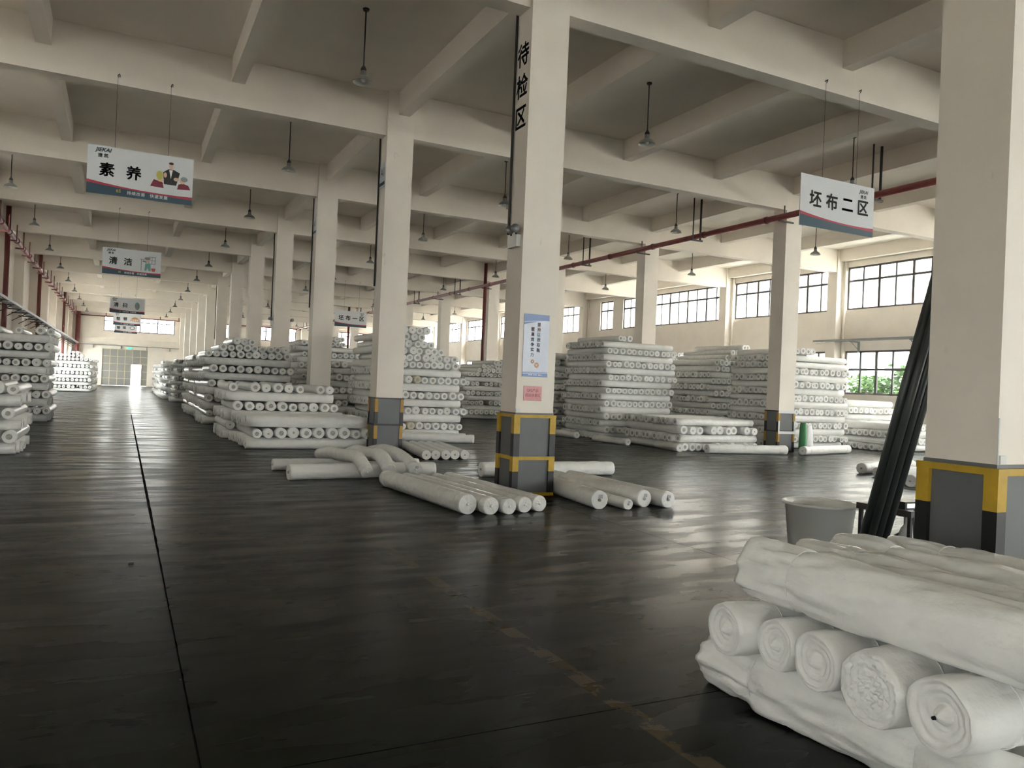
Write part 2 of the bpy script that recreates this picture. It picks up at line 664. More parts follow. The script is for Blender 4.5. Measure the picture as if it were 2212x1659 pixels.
# far wall: gate with wicket door, high windows
G0, G1, GH = -1.8, 2.22, 3.58
holes = [(-1.77, 4.58, 5.3, 6.78, 8), (6.2, 10.9, 5.3, 6.78, 6), (11.9, 16.6, 5.3, 6.78, 6), (18.3, 26.5, 5.3, 6.78, 10)]
wf = struct(wall_cells(MB(), 'y', Y_F, T, X_L - T, X_R + T, -.02, Z_SLAB, holes + [(G0, G1, -.02, GH)]).build('wall_far', M['paint']))
for a0, a1, z0, z1, n in holes:
    window('y', Y_F, a0, a1, z0, z1, n, 6.3, each=a0 < 0)
bx('wall_ledge', M['paint'], wf, X_L, X_R, Y_F - .08, Y_F, 4.55, 4.7)
# near wall behind the camera
holes = [(-3.6, 4.4, UP0, UP1, 10), (6.2, 16.5, UP0, UP1, 12), (18.2, 26.6, UP0, UP1, 10),
         (-3.6, 4.4, LO0, LO1, 10), (6.2, 16.5, .1, LO1, 12), (18.2, 26.6, LO0, LO1, 10)]
wn = struct(wall_cells(MB(), 'y', Y_N - T, T, X_L - T, X_R + T, -.02, Z_SLAB, holes).build('wall_near', M['paint']))
for a0, a1, z0, z1, n in holes:
    window('y', Y_N - T, a0, a1, z0, z1, n, 6.65 if z0 > 4 else 2.89, each=False)

# gate: sheet panels in a pale frame with an open wicket
gate = struct(bpy.data.objects.new('door_1', None))
gate.location = ((G0 + G1) / 2, Y_F + .1, 0)
COL.objects.link(gate)
cols, rows = 6, 5
pw, ph = (G1 - G0) / cols, GH / rows
WX0, WX1, WZ = .78, 1.66, 2.12
for i in range(cols):
    for j in range(rows):
        x0, x1, z0, z1 = G0 + i * pw + .03, G0 + (i + 1) * pw - .03, j * ph + .02, (j + 1) * ph - .02
        if x1 > WX0 and x0 < WX1 and z0 < WZ - .1:
            if x0 < WX0 - .05:
                bx('gate_panel', M['gate'], gate, x0, WX0 - .04, Y_F + .08, Y_F + .12, z0, z1)
            if x1 > WX1 + .05:
                bx('gate_panel', M['gate'], gate, WX1 + .04, x1, Y_F + .08, Y_F + .12, z0, z1)
            continue
        bx('gate_panel', M['gate'], gate, x0, x1, Y_F + .08, Y_F + .12, z0, z1)
mb = MB()
for i in range(cols + 1):
    x = G0 + i * pw
    mb.box(x - .035, x + .035, Y_F + .06, Y_F + .14, WZ + .05 if WX0 < x < WX1 else 0, GH)
for j in range(1, rows + 1):
    z = j * ph
    if z < WZ:
        mb.box(G0, WX0, Y_F + .06, Y_F + .14, z - .025, z + .025).box(WX1, G1, Y_F + .06, Y_F + .14, z - .025, z + .025)
    else:
        mb.box(G0, G1, Y_F + .06, Y_F + .14, z - .025, z + .025)
mb.build('gate_frame', M['gframe'], gate)
mb = MB().box(WX0 - .05, WX0, Y_F + .04, Y_F + .16, 0, WZ + .05).box(WX1, WX1 + .05, Y_F + .04, Y_F + .16, 0, WZ + .05)
mb.box(WX0, WX1, Y_F + .04, Y_F + .16, WZ, WZ + .05).build('wicket_frame', M['gframe'], gate)
bx('wicket_leaf', M['gate'], gate, WX1, WX1 + .05, Y_F + .16, Y_F + .98, 0.01, WZ)

# outdoors seen through the glass
gnd = struct(MB().box(-80, 120, -90, 200, -.3, -.2).build('ground', M['ground']))
bld = thing('building', (56, 30, -.2), 'pale peach building with rows of windows outside the right-hand windows', 'building')
bx('wall', M['facade'], bld, 56, 68, -20, 95, -.2, 16)
for z in (3.2, 6.6, 10.0, 13.4):
    bx('floor_band', M['facade2'], bld, 55.9, 56, -20, 95, z - .25, z + .1)
bw = None
for j in range(30):
    for z in (1.0, 4.3, 7.7, 11.1):
        if bw is None:
            bw = MB().box(-.06, .02, 0, 1.9, 0, 1.6).build('facade_window', M['fwin'])
            bw.parent = bld
            bw.location = (0, -46 + j * 3.6, z)
        else:
            inst(bw, (0, -46 + j * 3.6, z), bld)

# ================================================================== PILLARS
def pillar(row, k, style, label):
    x0, y0 = ROWS[row], YK(k)
    x1, y1 = x0 + PW, y0 + PD
    t = thing('pillar', ((x0 + x1) / 2, (y0 + y1) / 2, 0), label, 'pillar', 'concrete pillars')
    bx('shaft', M['paint'], t, x0, x1, y0, y1, 0, Z_SLAB)
    e = .006
    bx('painted_plinth', M['gray'], t, x0 - e, x1 + e, y0 - e, y1 + e, 0, 1.2)
    corners = ((x0, y0, -1, -1), (x1, y0, 1, -1), (x0, y1, -1, 1), (x1, y1, 1, 1))
    if style == 'near':
        segs = ((1.13, .90, 'yellow'), (.90, .575, 'black'), (.525, .36, 'yellow'), (.36, .055, 'black'))
        bands = ((1.13, 1.175, 'yellow'), (.575 - .05, .575, 'yellow'), (.01, .055, 'yellow'))
        w, o = .06, .035
    elif style == 'mid':
        segs = ((1.17, .88, 'orange'), (.88, .62, 'black'), (.58, .29, 'orange'), (.29, .04, 'black'))
        bands = ((1.17, 1.2, 'black'), (.58, .62, 'brown'), (.0, .04, 'black'))
        w, o = .05, .025
    else:
        segs = ((1.17, .6, 'orange'), (.6, .02, 'black'))
        bands = ()
        w, o = .04, .015
    for cx, cy, sx, sy in corners:
        for z1, z0, c in segs:
            mb = MB()
            xa, xb = sorted((cx + sx * o, cx - sx * w))
            ya, yb = sorted((cy + sy * o, cy + sy * e * .5))
            mb.box(xa, xb, ya, yb, z0, z1)
            xa, xb = sorted((cx + sx * o, cx + sx * e * .5))
            ya, yb = sorted((cy + sy * e * .5, cy - sy * w))
            mb.box(xa, xb, ya, yb, z0, z1)
            mb.build('corner_guard', M[c], t)
    for z0, z1, c in bands:
        mb = MB()
        q = o + .003
        mb.box(x0 - q, x1 + q, y0 - q, y0 - e * .5, z0, z1).box(x0 - q, x1 + q, y1 + e * .5, y1 + q, z0, z1)
        mb.box(x0 - q, x0 - e * .5, y0 - e * .5, y1 + e * .5, z0, z1).box(x1 + e * .5, x1 + q, y0 - e * .5, y1 + e * .5, z0, z1)
        mb.build('guard_band', M[c], t)
    return t


PIL = {}
for k in range(-2, KMAX + 1):
    for row in (0, 1):
        if row == 0:
            if k == 0:
                l = 'nearest white pillar at the right edge, grey base with yellow and black edges'
            elif k == 1:
                l = 'central white pillar carrying the blue poster, grey base edged yellow and black'
            elif k == 2:
                l = 'white pillar just left of the poster pillar, grey base with orange corner strips'
            elif k > 2:
                l = 'white concrete pillar in the aisle row, %s beyond the poster pillar' % ordinal(k - 2)
            else:
                l = 'white concrete pillar behind the camera in the aisle row, %s back' % ordinal(-k - 1)
        else:
            if k == 2:
                l = 'white pillar behind the right hanging sign, grey base wrapped in white tape'
            elif k > 2:
                l = 'white concrete pillar along the red overhead pipe, %s beyond the taped one' % ordinal(k - 3)
            else:
                l = 'white concrete pillar along the red overhead pipe, %s nearer than the taped one' % ordinal(1 - k)
        if k < 0:
            continue
        style = 'near' if (row == 0 and k in (0, 1)) else ('mid' if k <= 3 else 'far')
        PIL[row, k] = pillar(row, k, style, l)
# white tape on the second-row pillar
x0, y0 = ROWS[1], YK(2)
for z0, z1 in ((1.12, 1.2), (.52, .6)):
    bx('white_tape', M['tape'], PIL[1, 2], x0 - .035, x0 + PW + .035, y0 - .04, y0 - .03, z0, z1)
bx('white_tape', M['tape'], PIL[1, 2], x0 - .034, x0 + .02, y0 - .042, y0 - .03, .6, .9)
bx('white_tape', M['tape'], PIL[1, 2], x0 + PW - .03, x0 + PW + .034, y0 - .042, y0 - .03, .6, .9)
# conduit down the left face of some pillars
for k, off in ((1, .44), (2, .44), (3, .44), (4, .44), (7, .44)):
    y = YK(k) + off
    MB().tube([(5.005, y, 3.7 if k > 1 else 3.8), (5.005, y, Z_SLAB)], .02, 8).build('conduit', M['iron'], PIL[0, k])
for k in (0, 1):
    x0, y0 = ROWS[0], YK(k)
    bx('cable_clip', M['lightp'], PIL[0, k], x0 - .012, x0 + .05, y0 - .03, y0, 1.205, 1.26)
    MB().tube([(x0 - .012, y0 - .012, 1.2), (x0 - .012, y0 - .012, 1.5 if k == 0 else 1.42)], .007, 6).build('white_cord', M['lightp'], PIL[0, k])

# ================================================================== PIPES, TRAYS
pipe = thing('fire_pipe', (16.7, 40, 6.75), 'dark red overhead fire pipe running along the second pillar row', 'pipe')
MB().tube([(16.7, Y_N + 1, 6.75), (16.7, Y_F - .3, 6.75)], .085, 14).build('pipe_run', M['red'], pipe, smooth=True)
for j in range(30):
    y = 3.5 + j * 2.73
    MB().tube([(16.7, y - .05, 6.75), (16.7, y + .05, 6.75)], .105, 14).build('coupling', M['red'], pipe, smooth=True)
for k in range(0, 12):
    y = YK(k) + 3.55
    mb = MB().tube([(16.55, y, 6.62), (16.55, y, 8.0)], .022, 8).tube([(16.87, y + .02, 6.62), (16.87, y + .02, 8.0)], .034, 8)
    mb.box(16.5, 16.95, y - .025, y + .04, 6.6, 6.65)
    mb.build('hanger', M['iron'], pipe)
    y = YK(k) - .25
    MB().tube([(16.7, y, 6.8), (16.7, y, 7.05)], .02, 6).box(16.5, 17.06, y - .02, y + .02, 6.58, 6.62).build('hanger', M['iron'], pipe)
for k in (5, 9):
    t = thing('riser_pipe', (16.72, YK(k) - .2, 0), 'vertical dark red riser pipe in front of %s second-row pillar' % ('a far' if k == 5 else 'the most distant'), 'pipe')
    MB().tube([(16.72, YK(k) - .2, 0), (16.72, YK(k) - .2, 7.9)], .09, 12).build('riser', M['red'], t, smooth=True)

pipe = thing('fire_pipe', (-4.14, 40, 6.75), 'red fire pipe running high along the left wall', 'pipe')
MB().tube([(-4.14, Y_N + 1, 6.75), (-4.14, Y_F - .3, 6.75)], .09, 14).build('pipe_run', M['red'], pipe, smooth=True)
for j in range(28):
    y = 18 + j * 2.4
    mb = MB().tube([(-4.02, y, 6.6), (-4.02, y, 7.25 if j % 3 else 7.9)], .025, 6).box(-4.32, -4.0, y - .03, y + .03, 6.57, 6.63)
    mb.build('hanger', M['red'], pipe)
    MB().tube([(-4.14, y + 1.1, 6.75), (-4.14, y + 1.25, 6.75)], .115, 12).build('coupling', M['red'], pipe, smooth=True)
for k, nm in ((5, 'nearest'), (7, 'second'), (10, 'third')):
    t = thing('riser_pipe', (-4.29, YK(k) - .3, 0), 'vertical red riser pipe on the left wall, %s of three' % nm, 'pipe')
    MB().tube([(-4.29, YK(k) - .3, 0), (-4.29, YK(k) - .3, 7.9)], .095, 12).build('riser', M['red'], t, smooth=True)
t = thing('fire_pipe', (11, Y_F - .25, 6.85), 'thin red pipe running high across the far wall', 'pipe')
MB().tube([(-4.1, Y_F - .25, 6.7), (26.5, Y_F - .25, 6.7)], .055, 10).build('pipe_run', M['red'], t, smooth=True)
for x in (-1.6, 3.2, 4.9, 9, 14, 20):
    MB().tube([(x, Y_F - .25, 6.7), (x, Y_F - .25, 7.6)], .04, 8).build('hanger', M['red'], t)
t = thing('riser_pipe', (-3.9, Y_F - .45, 0), 'wide dark red duct standing in the far left corner', 'duct')
MB().tube([(-3.95, Y_F - .5, 0), (-3.95, Y_F - .5, 7.0)], .2, 14).build('riser', M['red'], t, smooth=True)

# cable tray on brackets along the left wall
tray = thing('cable_tray', (-4.0, 50, 4.0), 'galvanised cable tray on brackets along the left wall', 'cable tray')
MB().box(-3.84, -3.80, 12, Y_F - 1.2, 3.92, 4.02).box(-4.14, -4.10, 12, Y_F - 1.2, 3.92, 4.02).build('side_rail', M['steel'], tray)
rung = None
for j in range(60):
    y = 20 + j * 1.07
    if rung is None:
        rung = MB().box(-.29, .02, -.03, .03, -.04, 0).build('rung', M['steel'])
        rung.parent = tray
        rung.location = (.16, y - 50, -.06)
    else:
        inst(rung, (.16, y - 50, -.06), tray)
for j in range(26):
    y = 20 + j * 2.5
    mb = MB().box(-4.4, -3.78, y - .025, y + .025, 3.84, 3.88)
    mb.tube([(-4.38, y, 3.5), (-3.85, y, 3.84)], .018, 6)
    mb.build('bracket', M['iron'], tray)
tray = thing('cable_tray', (27.2, 20, 4.1), 'thin grey cable tray on brackets along the right wall', 'cable tray')
MB().box(26.95, 27.0, -10, 24.6, 4.08, 4.14).box(27.3, 27.34, -10, 24.6, 4.08, 4.14).box(26.95, 27.34, -10, 24.6, 4.06, 4.08).build('side_rail', M['steel'], tray)
for j in range(12):
    y = -8.6 + j * 2.73 + 1.2
    mb = MB().box(26.95, 27.5, y - .025, y + .025, 4.0, 4.05).tube([(27.02, y, 4.0), (27.45, y, 3.7)], .018, 6).box(27.42, 27.5, y - .03, y + .03, 3.6, 4.05)
    mb.build('bracket', M['steel'], tray)
tray = thing('cable_tray', (1, Y_F - .2, 3.9), 'narrow cable tray on brackets across the far wall above the gate', 'cable tray')
bx('side_rail', M['steel'], tray, X_L, ROWS[0], Y_F - .25, Y_F - .15, 3.88, 3.95)
for x in (-3.8, -2.6, -.2, 2.1, 4.2):
    bx('bracket', M['steel'], tray, x - .03, x + .03, Y_F - .2, Y_F, 3.6, 3.88)
ex = thing('exit_sign', (.55, Y_F - .06, 3.68), 'small lit green exit sign above the far gate', 'exit sign')
bx('lit_panel', M['exitg'], ex, .35, .75, Y_F - .07, Y_F - .01, 3.66, 3.8)
bx('housing', M['lightp'], ex, .33, .77, Y_F - .03, Y_F - .001, 3.64, 3.82)
# service pipes beside the right wall pilasters
for k in (3, 4, 6):
    t = thing('downpipe', (27.3, YK(k) - .12, 0), 'white downpipe beside a right wall pilaster, %s of three' % {3: 'nearest', 4: 'second', 6: 'farthest'}[k], 'pipe')
    MB().tube([(27.42, YK(k) - .12, 0), (27.42, YK(k) - .12, 8)], .055, 12).build('pipe_run', M['paint'], t, smooth=True)

# ================================================================== PENDANT LAMPS
def make_lamp():
    e = thing('pendant_lamp', (0, 0, 0), '', 'lamp')
    mb = MB()
    prof = [(.035, .2), (.05, .19), (.055, .12), (.09, .095), (.15, .055), (.178, .0), (.182, -.006), (.176, -.008)]
    mb.lathe(prof, 24)
    mb.build('lamp_shade', M['lampshade'], e, smooth=True)
    MB().lathe([(.176, -.008), (.145, .045), (.088, .085), (.05, .11), (.001, .115)], 24).build('reflector', M['lampin'], e, smooth=True)
    MB().lathe([(.001, -.0), (.03, .005), (.042, .035), (.035, .07), (.02, .1)], 14).build('bulb', M['white'], e, smooth=True)
    MB().lathe([(.001, .29), (.02, .29), (.034, .26), (.05, .235), (.05, .2), (.001, .2)], 14).build('lamp_cap', M['rod'], e, smooth=True)
    MB().tube([(0, 0, .27), (0, 0, 1.27)], .013, 8).build('rod', M['rod'], e)
    MB().lathe([(.001, 1.235), (.05, 1.24), (.06, 1.275), (.001, 1.275)], 12).build('ceiling_rose', M['rod'], e, smooth=True)
    return e


def copy_tree(src, loc):
    c = src.copy()
    COL.objects.link(c)
    c.location = loc
    for ch in src.children:
        d = ch.copy()
        COL.objects.link(d)
        d.parent = c
        d.matrix_parent_inverse = ch.matrix_parent_inverse
    return c


lamp0 = make_lamp()
first = True
LX = ((-3.1, 'left aisle row', 1), (3.53, 'right aisle row', 0), (9.56, 'row right of the pillars', 0),
      (15.68, 'row by the red pipe', 0), (21.9, 'right wall row', 0))
for x, nm, k0 in LX:
    for k in range(k0, 11):
        y = 13.3 + 6.74 * k
        o = lamp0 if first else copy_tree(lamp0, (0, 0, 0))
        first = False
        o.location = (x, y, Z_SLAB - 1.275)
        tag(o, 'grey dish pendant lamp, %s from camera in the %s' % (ordinal(k - k0), nm), 'lamp', 'pendant lamps under the ceiling')

# ================================================================== SIGNS
def sign_base(name, x0, x1, z0, z1, y, label, hooks, beam):
    t = thing(name, ((x0 + x1) / 2, y, z0), label, 'sign')
    w, h = x1 - x0, z1 - z0
    bx('board', M['signw'], t, x0, x1, y - .006, y + .006, z0, z1)
    yf = y - .0085

    def curve(u):       # lower swoosh, height above the board's foot
        return (.27 - .30 * u + .195 * u * u) * h
    n = 28
    blue, red = MB(), MB()
    for i in range(n):
        u0, u1 = i / n, (i + 1) / n
        b0, b1 = curve(u0), curve(u1)
        r0, r1 = (.05 - .03 * math.sin(math.pi * u0) + .0) * h, (.05 - .03 * math.sin(math.pi * u1)) * h
        blue.poly([(x0 + u0 * w, yf, z0), (x0 + u1 * w, yf, z0), (x0 + u1 * w, yf, z0 + b1 - r1), (x0 + u0 * w, yf, z0 + b0 - r0)])
        red.poly([(x0 + u0 * w, yf, z0 + b0 - r0), (x0 + u1 * w, yf, z0 + b1 - r1), (x0 + u1 * w, yf, z0 + b1 + .01 * h), (x0 + u0 * w, yf, z0 + b0 + .01 * h)])
    blue.build('blue_band', M['signb'], t)
    red.build('red_band', M['signr'], t)
    for x, zt in hooks:
        MB().tube([(x, y, z1 - .03), (x, y, zt)], .0035, 5).build('wire', M['iron'], t)
        MB().tube([(x, y - .01, zt), (x, y - .03, zt + .03), (x + .02, y - .02, zt + .06), (x + .03, y + .02, zt + .06), (x + .03, beam + .02, zt + .05)], .008, 6).build('hook', M['iron'], t)
    return t, yf


def logo(t, x, z, yf, s):
    letters('JIEKAI', s, M['navy'], t, (x, yf - .001, z), weight=.03, shear=.25)
    letters('捷 凯', s * .78, M['ink'], t, (x, yf - .001, z - s * .95), weight=.028)


def fig(t, m, *shapes):
    for pts in shapes:
        MB().poly(pts).build('printed_figure', M[m], t)


def oval(cx, cz, rx, rz, y, n=16):
    return [(cx + rx * math.cos(2 * math.pi * i / n), y, cz + rz * math.sin(2 * math.pi * i / n)) for i in range(n)]


def disc(mb, cx, cz, rx, rz, y, n=16, a0=0, a1=2 * math.pi):
    mb.poly([(cx + rx * math.cos(a0 + (a1 - a0) * i / n), y, cz + rz * math.sin(a0 + (a1 - a0) * i / n)) for i in range(n if a1 - a0 > 6.28 else n + 1)])


def six_s(chars, k, x0, label, pic):
    y = YK(k) + .02 - (.05 if k == 2 else 0)
    w, h = 1.84, .91
    t, yf = sign_base('hanging_sign', x0, x0 + w, 4.87, 4.87 + h, y, label, ((x0 + .45, 7.12), (x0 + 1.38, 7.12)), YK(k) + .08)
    z0 = 4.87
    logo(t, x0 + .26, z0 + .825, yf, .1)
    letters(chars[0], .27, M['ink'], t, (x0 + .33, yf - .001, z0 + .475), weight=.028)
    letters(chars[1], .27, M['ink'], t, (x0 + .79, yf - .001, z0 + .475), weight=.028)
    letters('6S', .085, M['ypr'], t, (x0 + .54, yf - .002, z0 + .10), weight=.02)
    letters('持续改善', .075, M['white'], t, (x0 + .84, yf - .002, z0 + .085), weight=.015, spacing=1.15)
    letters('快速发展', .075, M['white'], t, (x0 + 1.24, yf - .002, z0 + .085), weight=.015, spacing=1.15)
    cx, cz, yp = x0 + 1.44, z0 + .48, yf - .001
    if pic == 'waiter':
        a = MB()
        a.poly([(cx - .12, yp, cz - .13), (cx + .1, yp, cz - .13), (cx + .16, yp, cz + .12), (cx + .05, yp, cz + .17), (cx - .05, yp, cz + .17), (cx - .14, yp, cz + .1)])
        a.build('printed_figure', M['ink'], t)
        a = MB()
        a.poly([(cx - .035, yp - .001, cz + .16), (cx + .03, yp - .001, cz + .16), (cx, yp - .001, cz - .01)])
        a.build('printed_figure', M['white'], t)
        fig(t, 'skin', oval(cx, cz + .235, .04, .065, yp - .001), oval(cx - .1, cz + .05, .03, .05, yp - .001), oval(cx + .1, cz - .01, .05, .035, yp - .001),
            oval(cx + .21, cz - .03, .05, .055, yp - .001), oval(cx - .18, cz - .05, .06, .045, yp - .001))
        a = MB()
        disc(a, cx, cz + .285, .045, .025, yp - .002)
        a.build('printed_figure', M['brown'], t)
        a = MB()
        disc(a, cx - .2, cz + .03, .06, .085, yp - .002)
        a.build('printed_figure', M['ypr'], t)
        fig(t, 'maroon', [(cx - .36, yp, cz - .2), (cx - .12, yp, cz - .21), (cx - .14, yp, cz - .1), (cx - .3, yp, cz - .06)],
            [(cx + .12, yp, cz - .2), (cx + .36, yp, cz - .18), (cx + .32, yp, cz - .1), (cx + .22, yp, cz - .07), (cx + .14, yp, cz - .1)])
        a = MB()
        disc(a, cx + .24, cz + .01, .065, .05, yp - .002)
        a.build('printed_figure', M['grayp'], t)
    elif pic == 'cleaner':
        a = MB()
        for p in ((-.24, -.22, -.28, .12), (-.27, -.12, .12, .14), (.0, .02, -.02, .24), (.2, .22, -.02, .24), (.0, .22, .22, .24), (.0, .22, -.02, 0), (.1, .115, 0, .22), (.0, .22, .1, .115)):
            a.poly([(cx + p[0], yp, cz + p[2]), (cx + p[1], yp, cz + p[2]), (cx + p[1], yp, cz + p[3]), (cx + p[0], yp, cz + p[3])])
        disc(a, cx - .04, cz + .17, .1, .045, yp - .002)
        a.poly([(cx - .2, yp, cz + .05), (cx - .06, yp, cz + .02), (cx - .06, yp, cz + .07), (cx - .18, yp, cz + .1)])
        a.build('printed_figure', M['grayp'], t)
        a = MB()
        disc(a, cx - .04, cz + .11, .065, .07, yp - .001)
        a.build('printed_figure', M['skin'], t)
        a = MB()
        a.poly([(cx - .13, yp - .001, cz - .26), (cx - .06, yp - .001, cz - .26), (cx - .03, yp - .001, cz - .16), (cx + .01, yp - .001, cz - .26), (cx + .08, yp - .001, cz - .26), (cx + .06, yp - .001, cz), (cx - .1, yp - .001, cz)])
        a.build('printed_figure', M['teal'], t)
        a = MB()
        a.poly([(cx + .11, yp, cz - .27), (cx + .21, yp, cz - .27), (cx + .23, yp, cz - .16), (cx + .09, yp, cz - .16)])
        a.build('printed_figure', M['pred'], t)
    elif pic == 'broom':
        a = MB()
        disc(a, cx, cz - .02, .13, .22, yp)
        a.build('printed_figure', M['grayp'], t)
        a = MB()
        disc(a, cx - .03, cz + .12, .06, .07, yp - .001)
        a.build('printed_figure', M['teal'], t)
    elif pic == 'shelf':
        a = MB()
        disc(a, cx, cz - .15, .3, .3, yp, 16, 0, math.pi)
        a.build('printed_figure', M['porange'], t)
        a = MB()
        for i in range(4):
            a.poly([(cx - .24 + i * .13, yp - .001, cz - .12), (cx - .16 + i * .13, yp - .001, cz - .12), (cx - .16 + i * .13, yp - .001, cz), (cx - .24 + i * .13, yp - .001, cz)])
        a.build('printed_figure', M['white'], t)
    else:
        a = MB()
        disc(a, cx, cz, .22, .16, yp)
        a.build('printed_figure', M['grayp'], t)
        a = MB()
        disc(a, cx, cz, .15, .1, yp - .001)
        a.build('printed_figure', M['white'], t)
    return t


six_s('素养', 2, -.74, 'nearest hanging aisle sign reading 素养, with a waiter and two diners', 'waiter')
six_s('清洁', 4, -.76, 'second hanging aisle sign reading 清洁, with a cleaner at a window', 'cleaner')
six_s('清扫', 7, -.80, 'third hanging aisle sign, dimmer, reading 清扫', 'broom')
six_s('整顿', 9, -.74, 'fourth hanging aisle sign reading 整顿 with a semicircular orange picture', 'shelf')
six_s('整理', 11, -.78, 'farthest hanging aisle sign reading 整理, in front of the far windows', 'tidy')


def area_sign(text, y, x0, label):
    w, h, z0 = 1.84, .9, 4.57
    t, yf = sign_base('hanging_sign', x0, x0 + w, z0, z0 + h, y, label, ((x0 + .51, 7.12), (x0 + 1.36, 7.12)), y + .05)
    logo(t, x0 + w - .28, z0 + h - .12, yf, .085)
    for i, ch in enumerate(text):
        letters(ch, .30, M['ink'], t, (x0 + .36 + i * .40, yf - .001, z0 + .50), weight=.028)


area_sign('坯布二区', 9.835, 10.33, 'large hanging sign at upper right reading 坯布二区')
area_sign('坯布一区', YK(6) - .06, 10.62, 'small distant hanging sign between two pillars reading 坯布一区')

# characters painted on the left face of the poster pillar
for i, ch in enumerate('待检区'):
    letters(ch, .36, M['navy'], PIL[0, 1], (5.028, 10.12, 6.40 - i * .46), rot=FACE_LEFT, weight=.025)
# small bay plates on the left faces of the next pillars
for k in (2, 3):
    t = thing('bay_plate', (5.02, YK(k) + .25, 5.9), 'small A1 plate high on the %s pillar left of the poster pillar' % ('first' if k == 2 else 'second'), 'plate')
    bx('plate', M['signw'], t, 5.02, 5.028, YK(k) + .04, YK(k) + .44, 5.88, 6.42)
    letters('A1', .26, M['navy'], t, (5.018, YK(k) + .22, 6.22), rot=FACE_LEFT, weight=.01)
    bx('blue_stripe', M['signb'], t, 5.015, 5.02, YK(k) + .04, YK(k) + .44, 5.93, 6.0)


# emergency lights
def emergency(loc, label, s=-1):
    x, y, z = loc
    t = thing('emergency_light', loc, label, 'emergency light')
    bx('housing', M['lightp'], t, min(x, x + s * .07), max(x, x + s * .07), y - .14, y + .14, z, z + .17)
    for d in (-.08, .08):
        p = Vector((x + s * .06, y + d, z + .23))
        q = p + Vector((s * .05, -.09, .02))
        MB().tube([p, p + (q - p) * .3, q], [.02, .045, .065], 12).build('lamp_head', M['steel'], t, smooth=True)
        MB().tube([(x + s * .04, y + d, z + .16), p], .012, 6).build('bracket', M['iron'], t)


emergency((5.03, 10.1, 3.58), 'twin-head emergency light on the left face of the poster pillar')
emergency((5.03, YK(4) + .25, 3.5), 'twin-head emergency light on left face of third pillar beyond the poster pillar')
emergency((5.64, YK(4) + .25, 3.5), 'twin-head emergency light on right face of third pillar beyond the poster pillar', 1)

# poster and note on the central pillar
yp = YK(1) - .008
t = thing('poster', (5.3, yp, 1.72), 'blue vertical slogan poster on the front of the central pillar', 'poster')
X0, X1, Z0, Z1 = 5.10, 5.51, 1.72, 2.62
bx('sheet', M['poster'], t, X0, X1, yp - .002, yp + .006, Z0, Z1)
a, b = MB(), MB()
n = 16
for i in range(n):
    u0, u1 = i / n, (i + 1) / n
    f = lambda u: .085 + .028 * (1 - u) ** 2
    a.poly([(X0 + u0 * .41, yp - .004, Z1 - f(u0)), (X0 + u1 * .41, yp - .004, Z1 - f(u1)), (X0 + u1 * .41, yp - .004, Z1), (X0 + u0 * .41, yp - .004, Z1)])
    g = lambda u: .105 + .05 * (1 - u) ** 2 - .02 * u
    if u1 < .7:
        b.poly([(X0 + u0 * .41, yp - .003, Z1 - g(u0)), (X0 + u1 * .41, yp - .003, Z1 - g(u1)), (X0 + u1 * .41, yp - .003, Z1 - f(u1) - .01), (X0 + u0 * .41, yp - .003, Z1 - f(u0) - .01)])
a.build('blue_header', M['pblue'], t)
b.build('blue_swoosh', M['pblue'], t)
MB().poly([(X0, yp - .004, Z0), (X1, yp - .004, Z0), (X1, yp - .004, Z0 + .06), (X0, yp - .004, Z0 + .04)]).poly(
    [(X0, yp - .004, Z0 + .05), (X1, yp - .004, Z0 + .07), (X1, yp - .004, Z0 + .075), (X0, yp - .004, Z0 + .065)]).build('blue_footer', M['pblue'], t)
for i, ch in enumerate('坚持以质取胜'):
    letters(ch, .058, M['pred'] if i < 2 else M['navy'], t, (5.345, yp - .004, 2.475 - i * .0735), weight=.02)
for i, ch in enumerate('提高竞争实力'):
    letters(ch, .058, M['pred'] if i < 2 else M['navy'], t, (5.245, yp - .004, 2.405 - i * .0735), weight=.02)
mb = MB()
for i in range(11):
    if i % 4 != 3:
        mb.poly([(5.20 + i * .02, yp - .006, Z0 + .022), (5.213 + i * .02, yp - .006, Z0 + .022), (5.213 + i * .02, yp - .006, Z0 + .036), (5.20 + i * .02, yp - .006, Z0 + .036)])
mb.build('tiny_print', M['white'], t)
for cx, cz, r in ((5.255, 1.94, .032), (5.325, 1.89, .042)):
    mb = MB()
    mb.poly([(cx + (r if i % 4 < 2 else r * .8) * math.cos(math.pi * i / 16), yp - .004, cz + (r if i % 4 < 2 else r * .8) * math.sin(math.pi * i / 16)) for i in range(32)])
    mb.build('printed_gear', M['porange'], t)
    mb = MB()
    disc(mb, cx, cz, r * .35, r * .35, yp - .005)
    mb.build('printed_gear_hub', M['poster'], t)
t = thing('paper_note', (5.285, yp, 1.38), 'pink paper note taped on the central pillar below the poster', 'note')
bx('sheet', M['pink'], t, 5.14, 5.43, yp - .002, yp + .006, 1.375, 1.585)
letters('GRS产品', .05, M['maroon'], t, (5.28, yp - .004, 1.525), weight=.0)
letters('成品放置区', .05, M['maroon'], t, (5.285, yp - .004, 1.455), weight=.0)

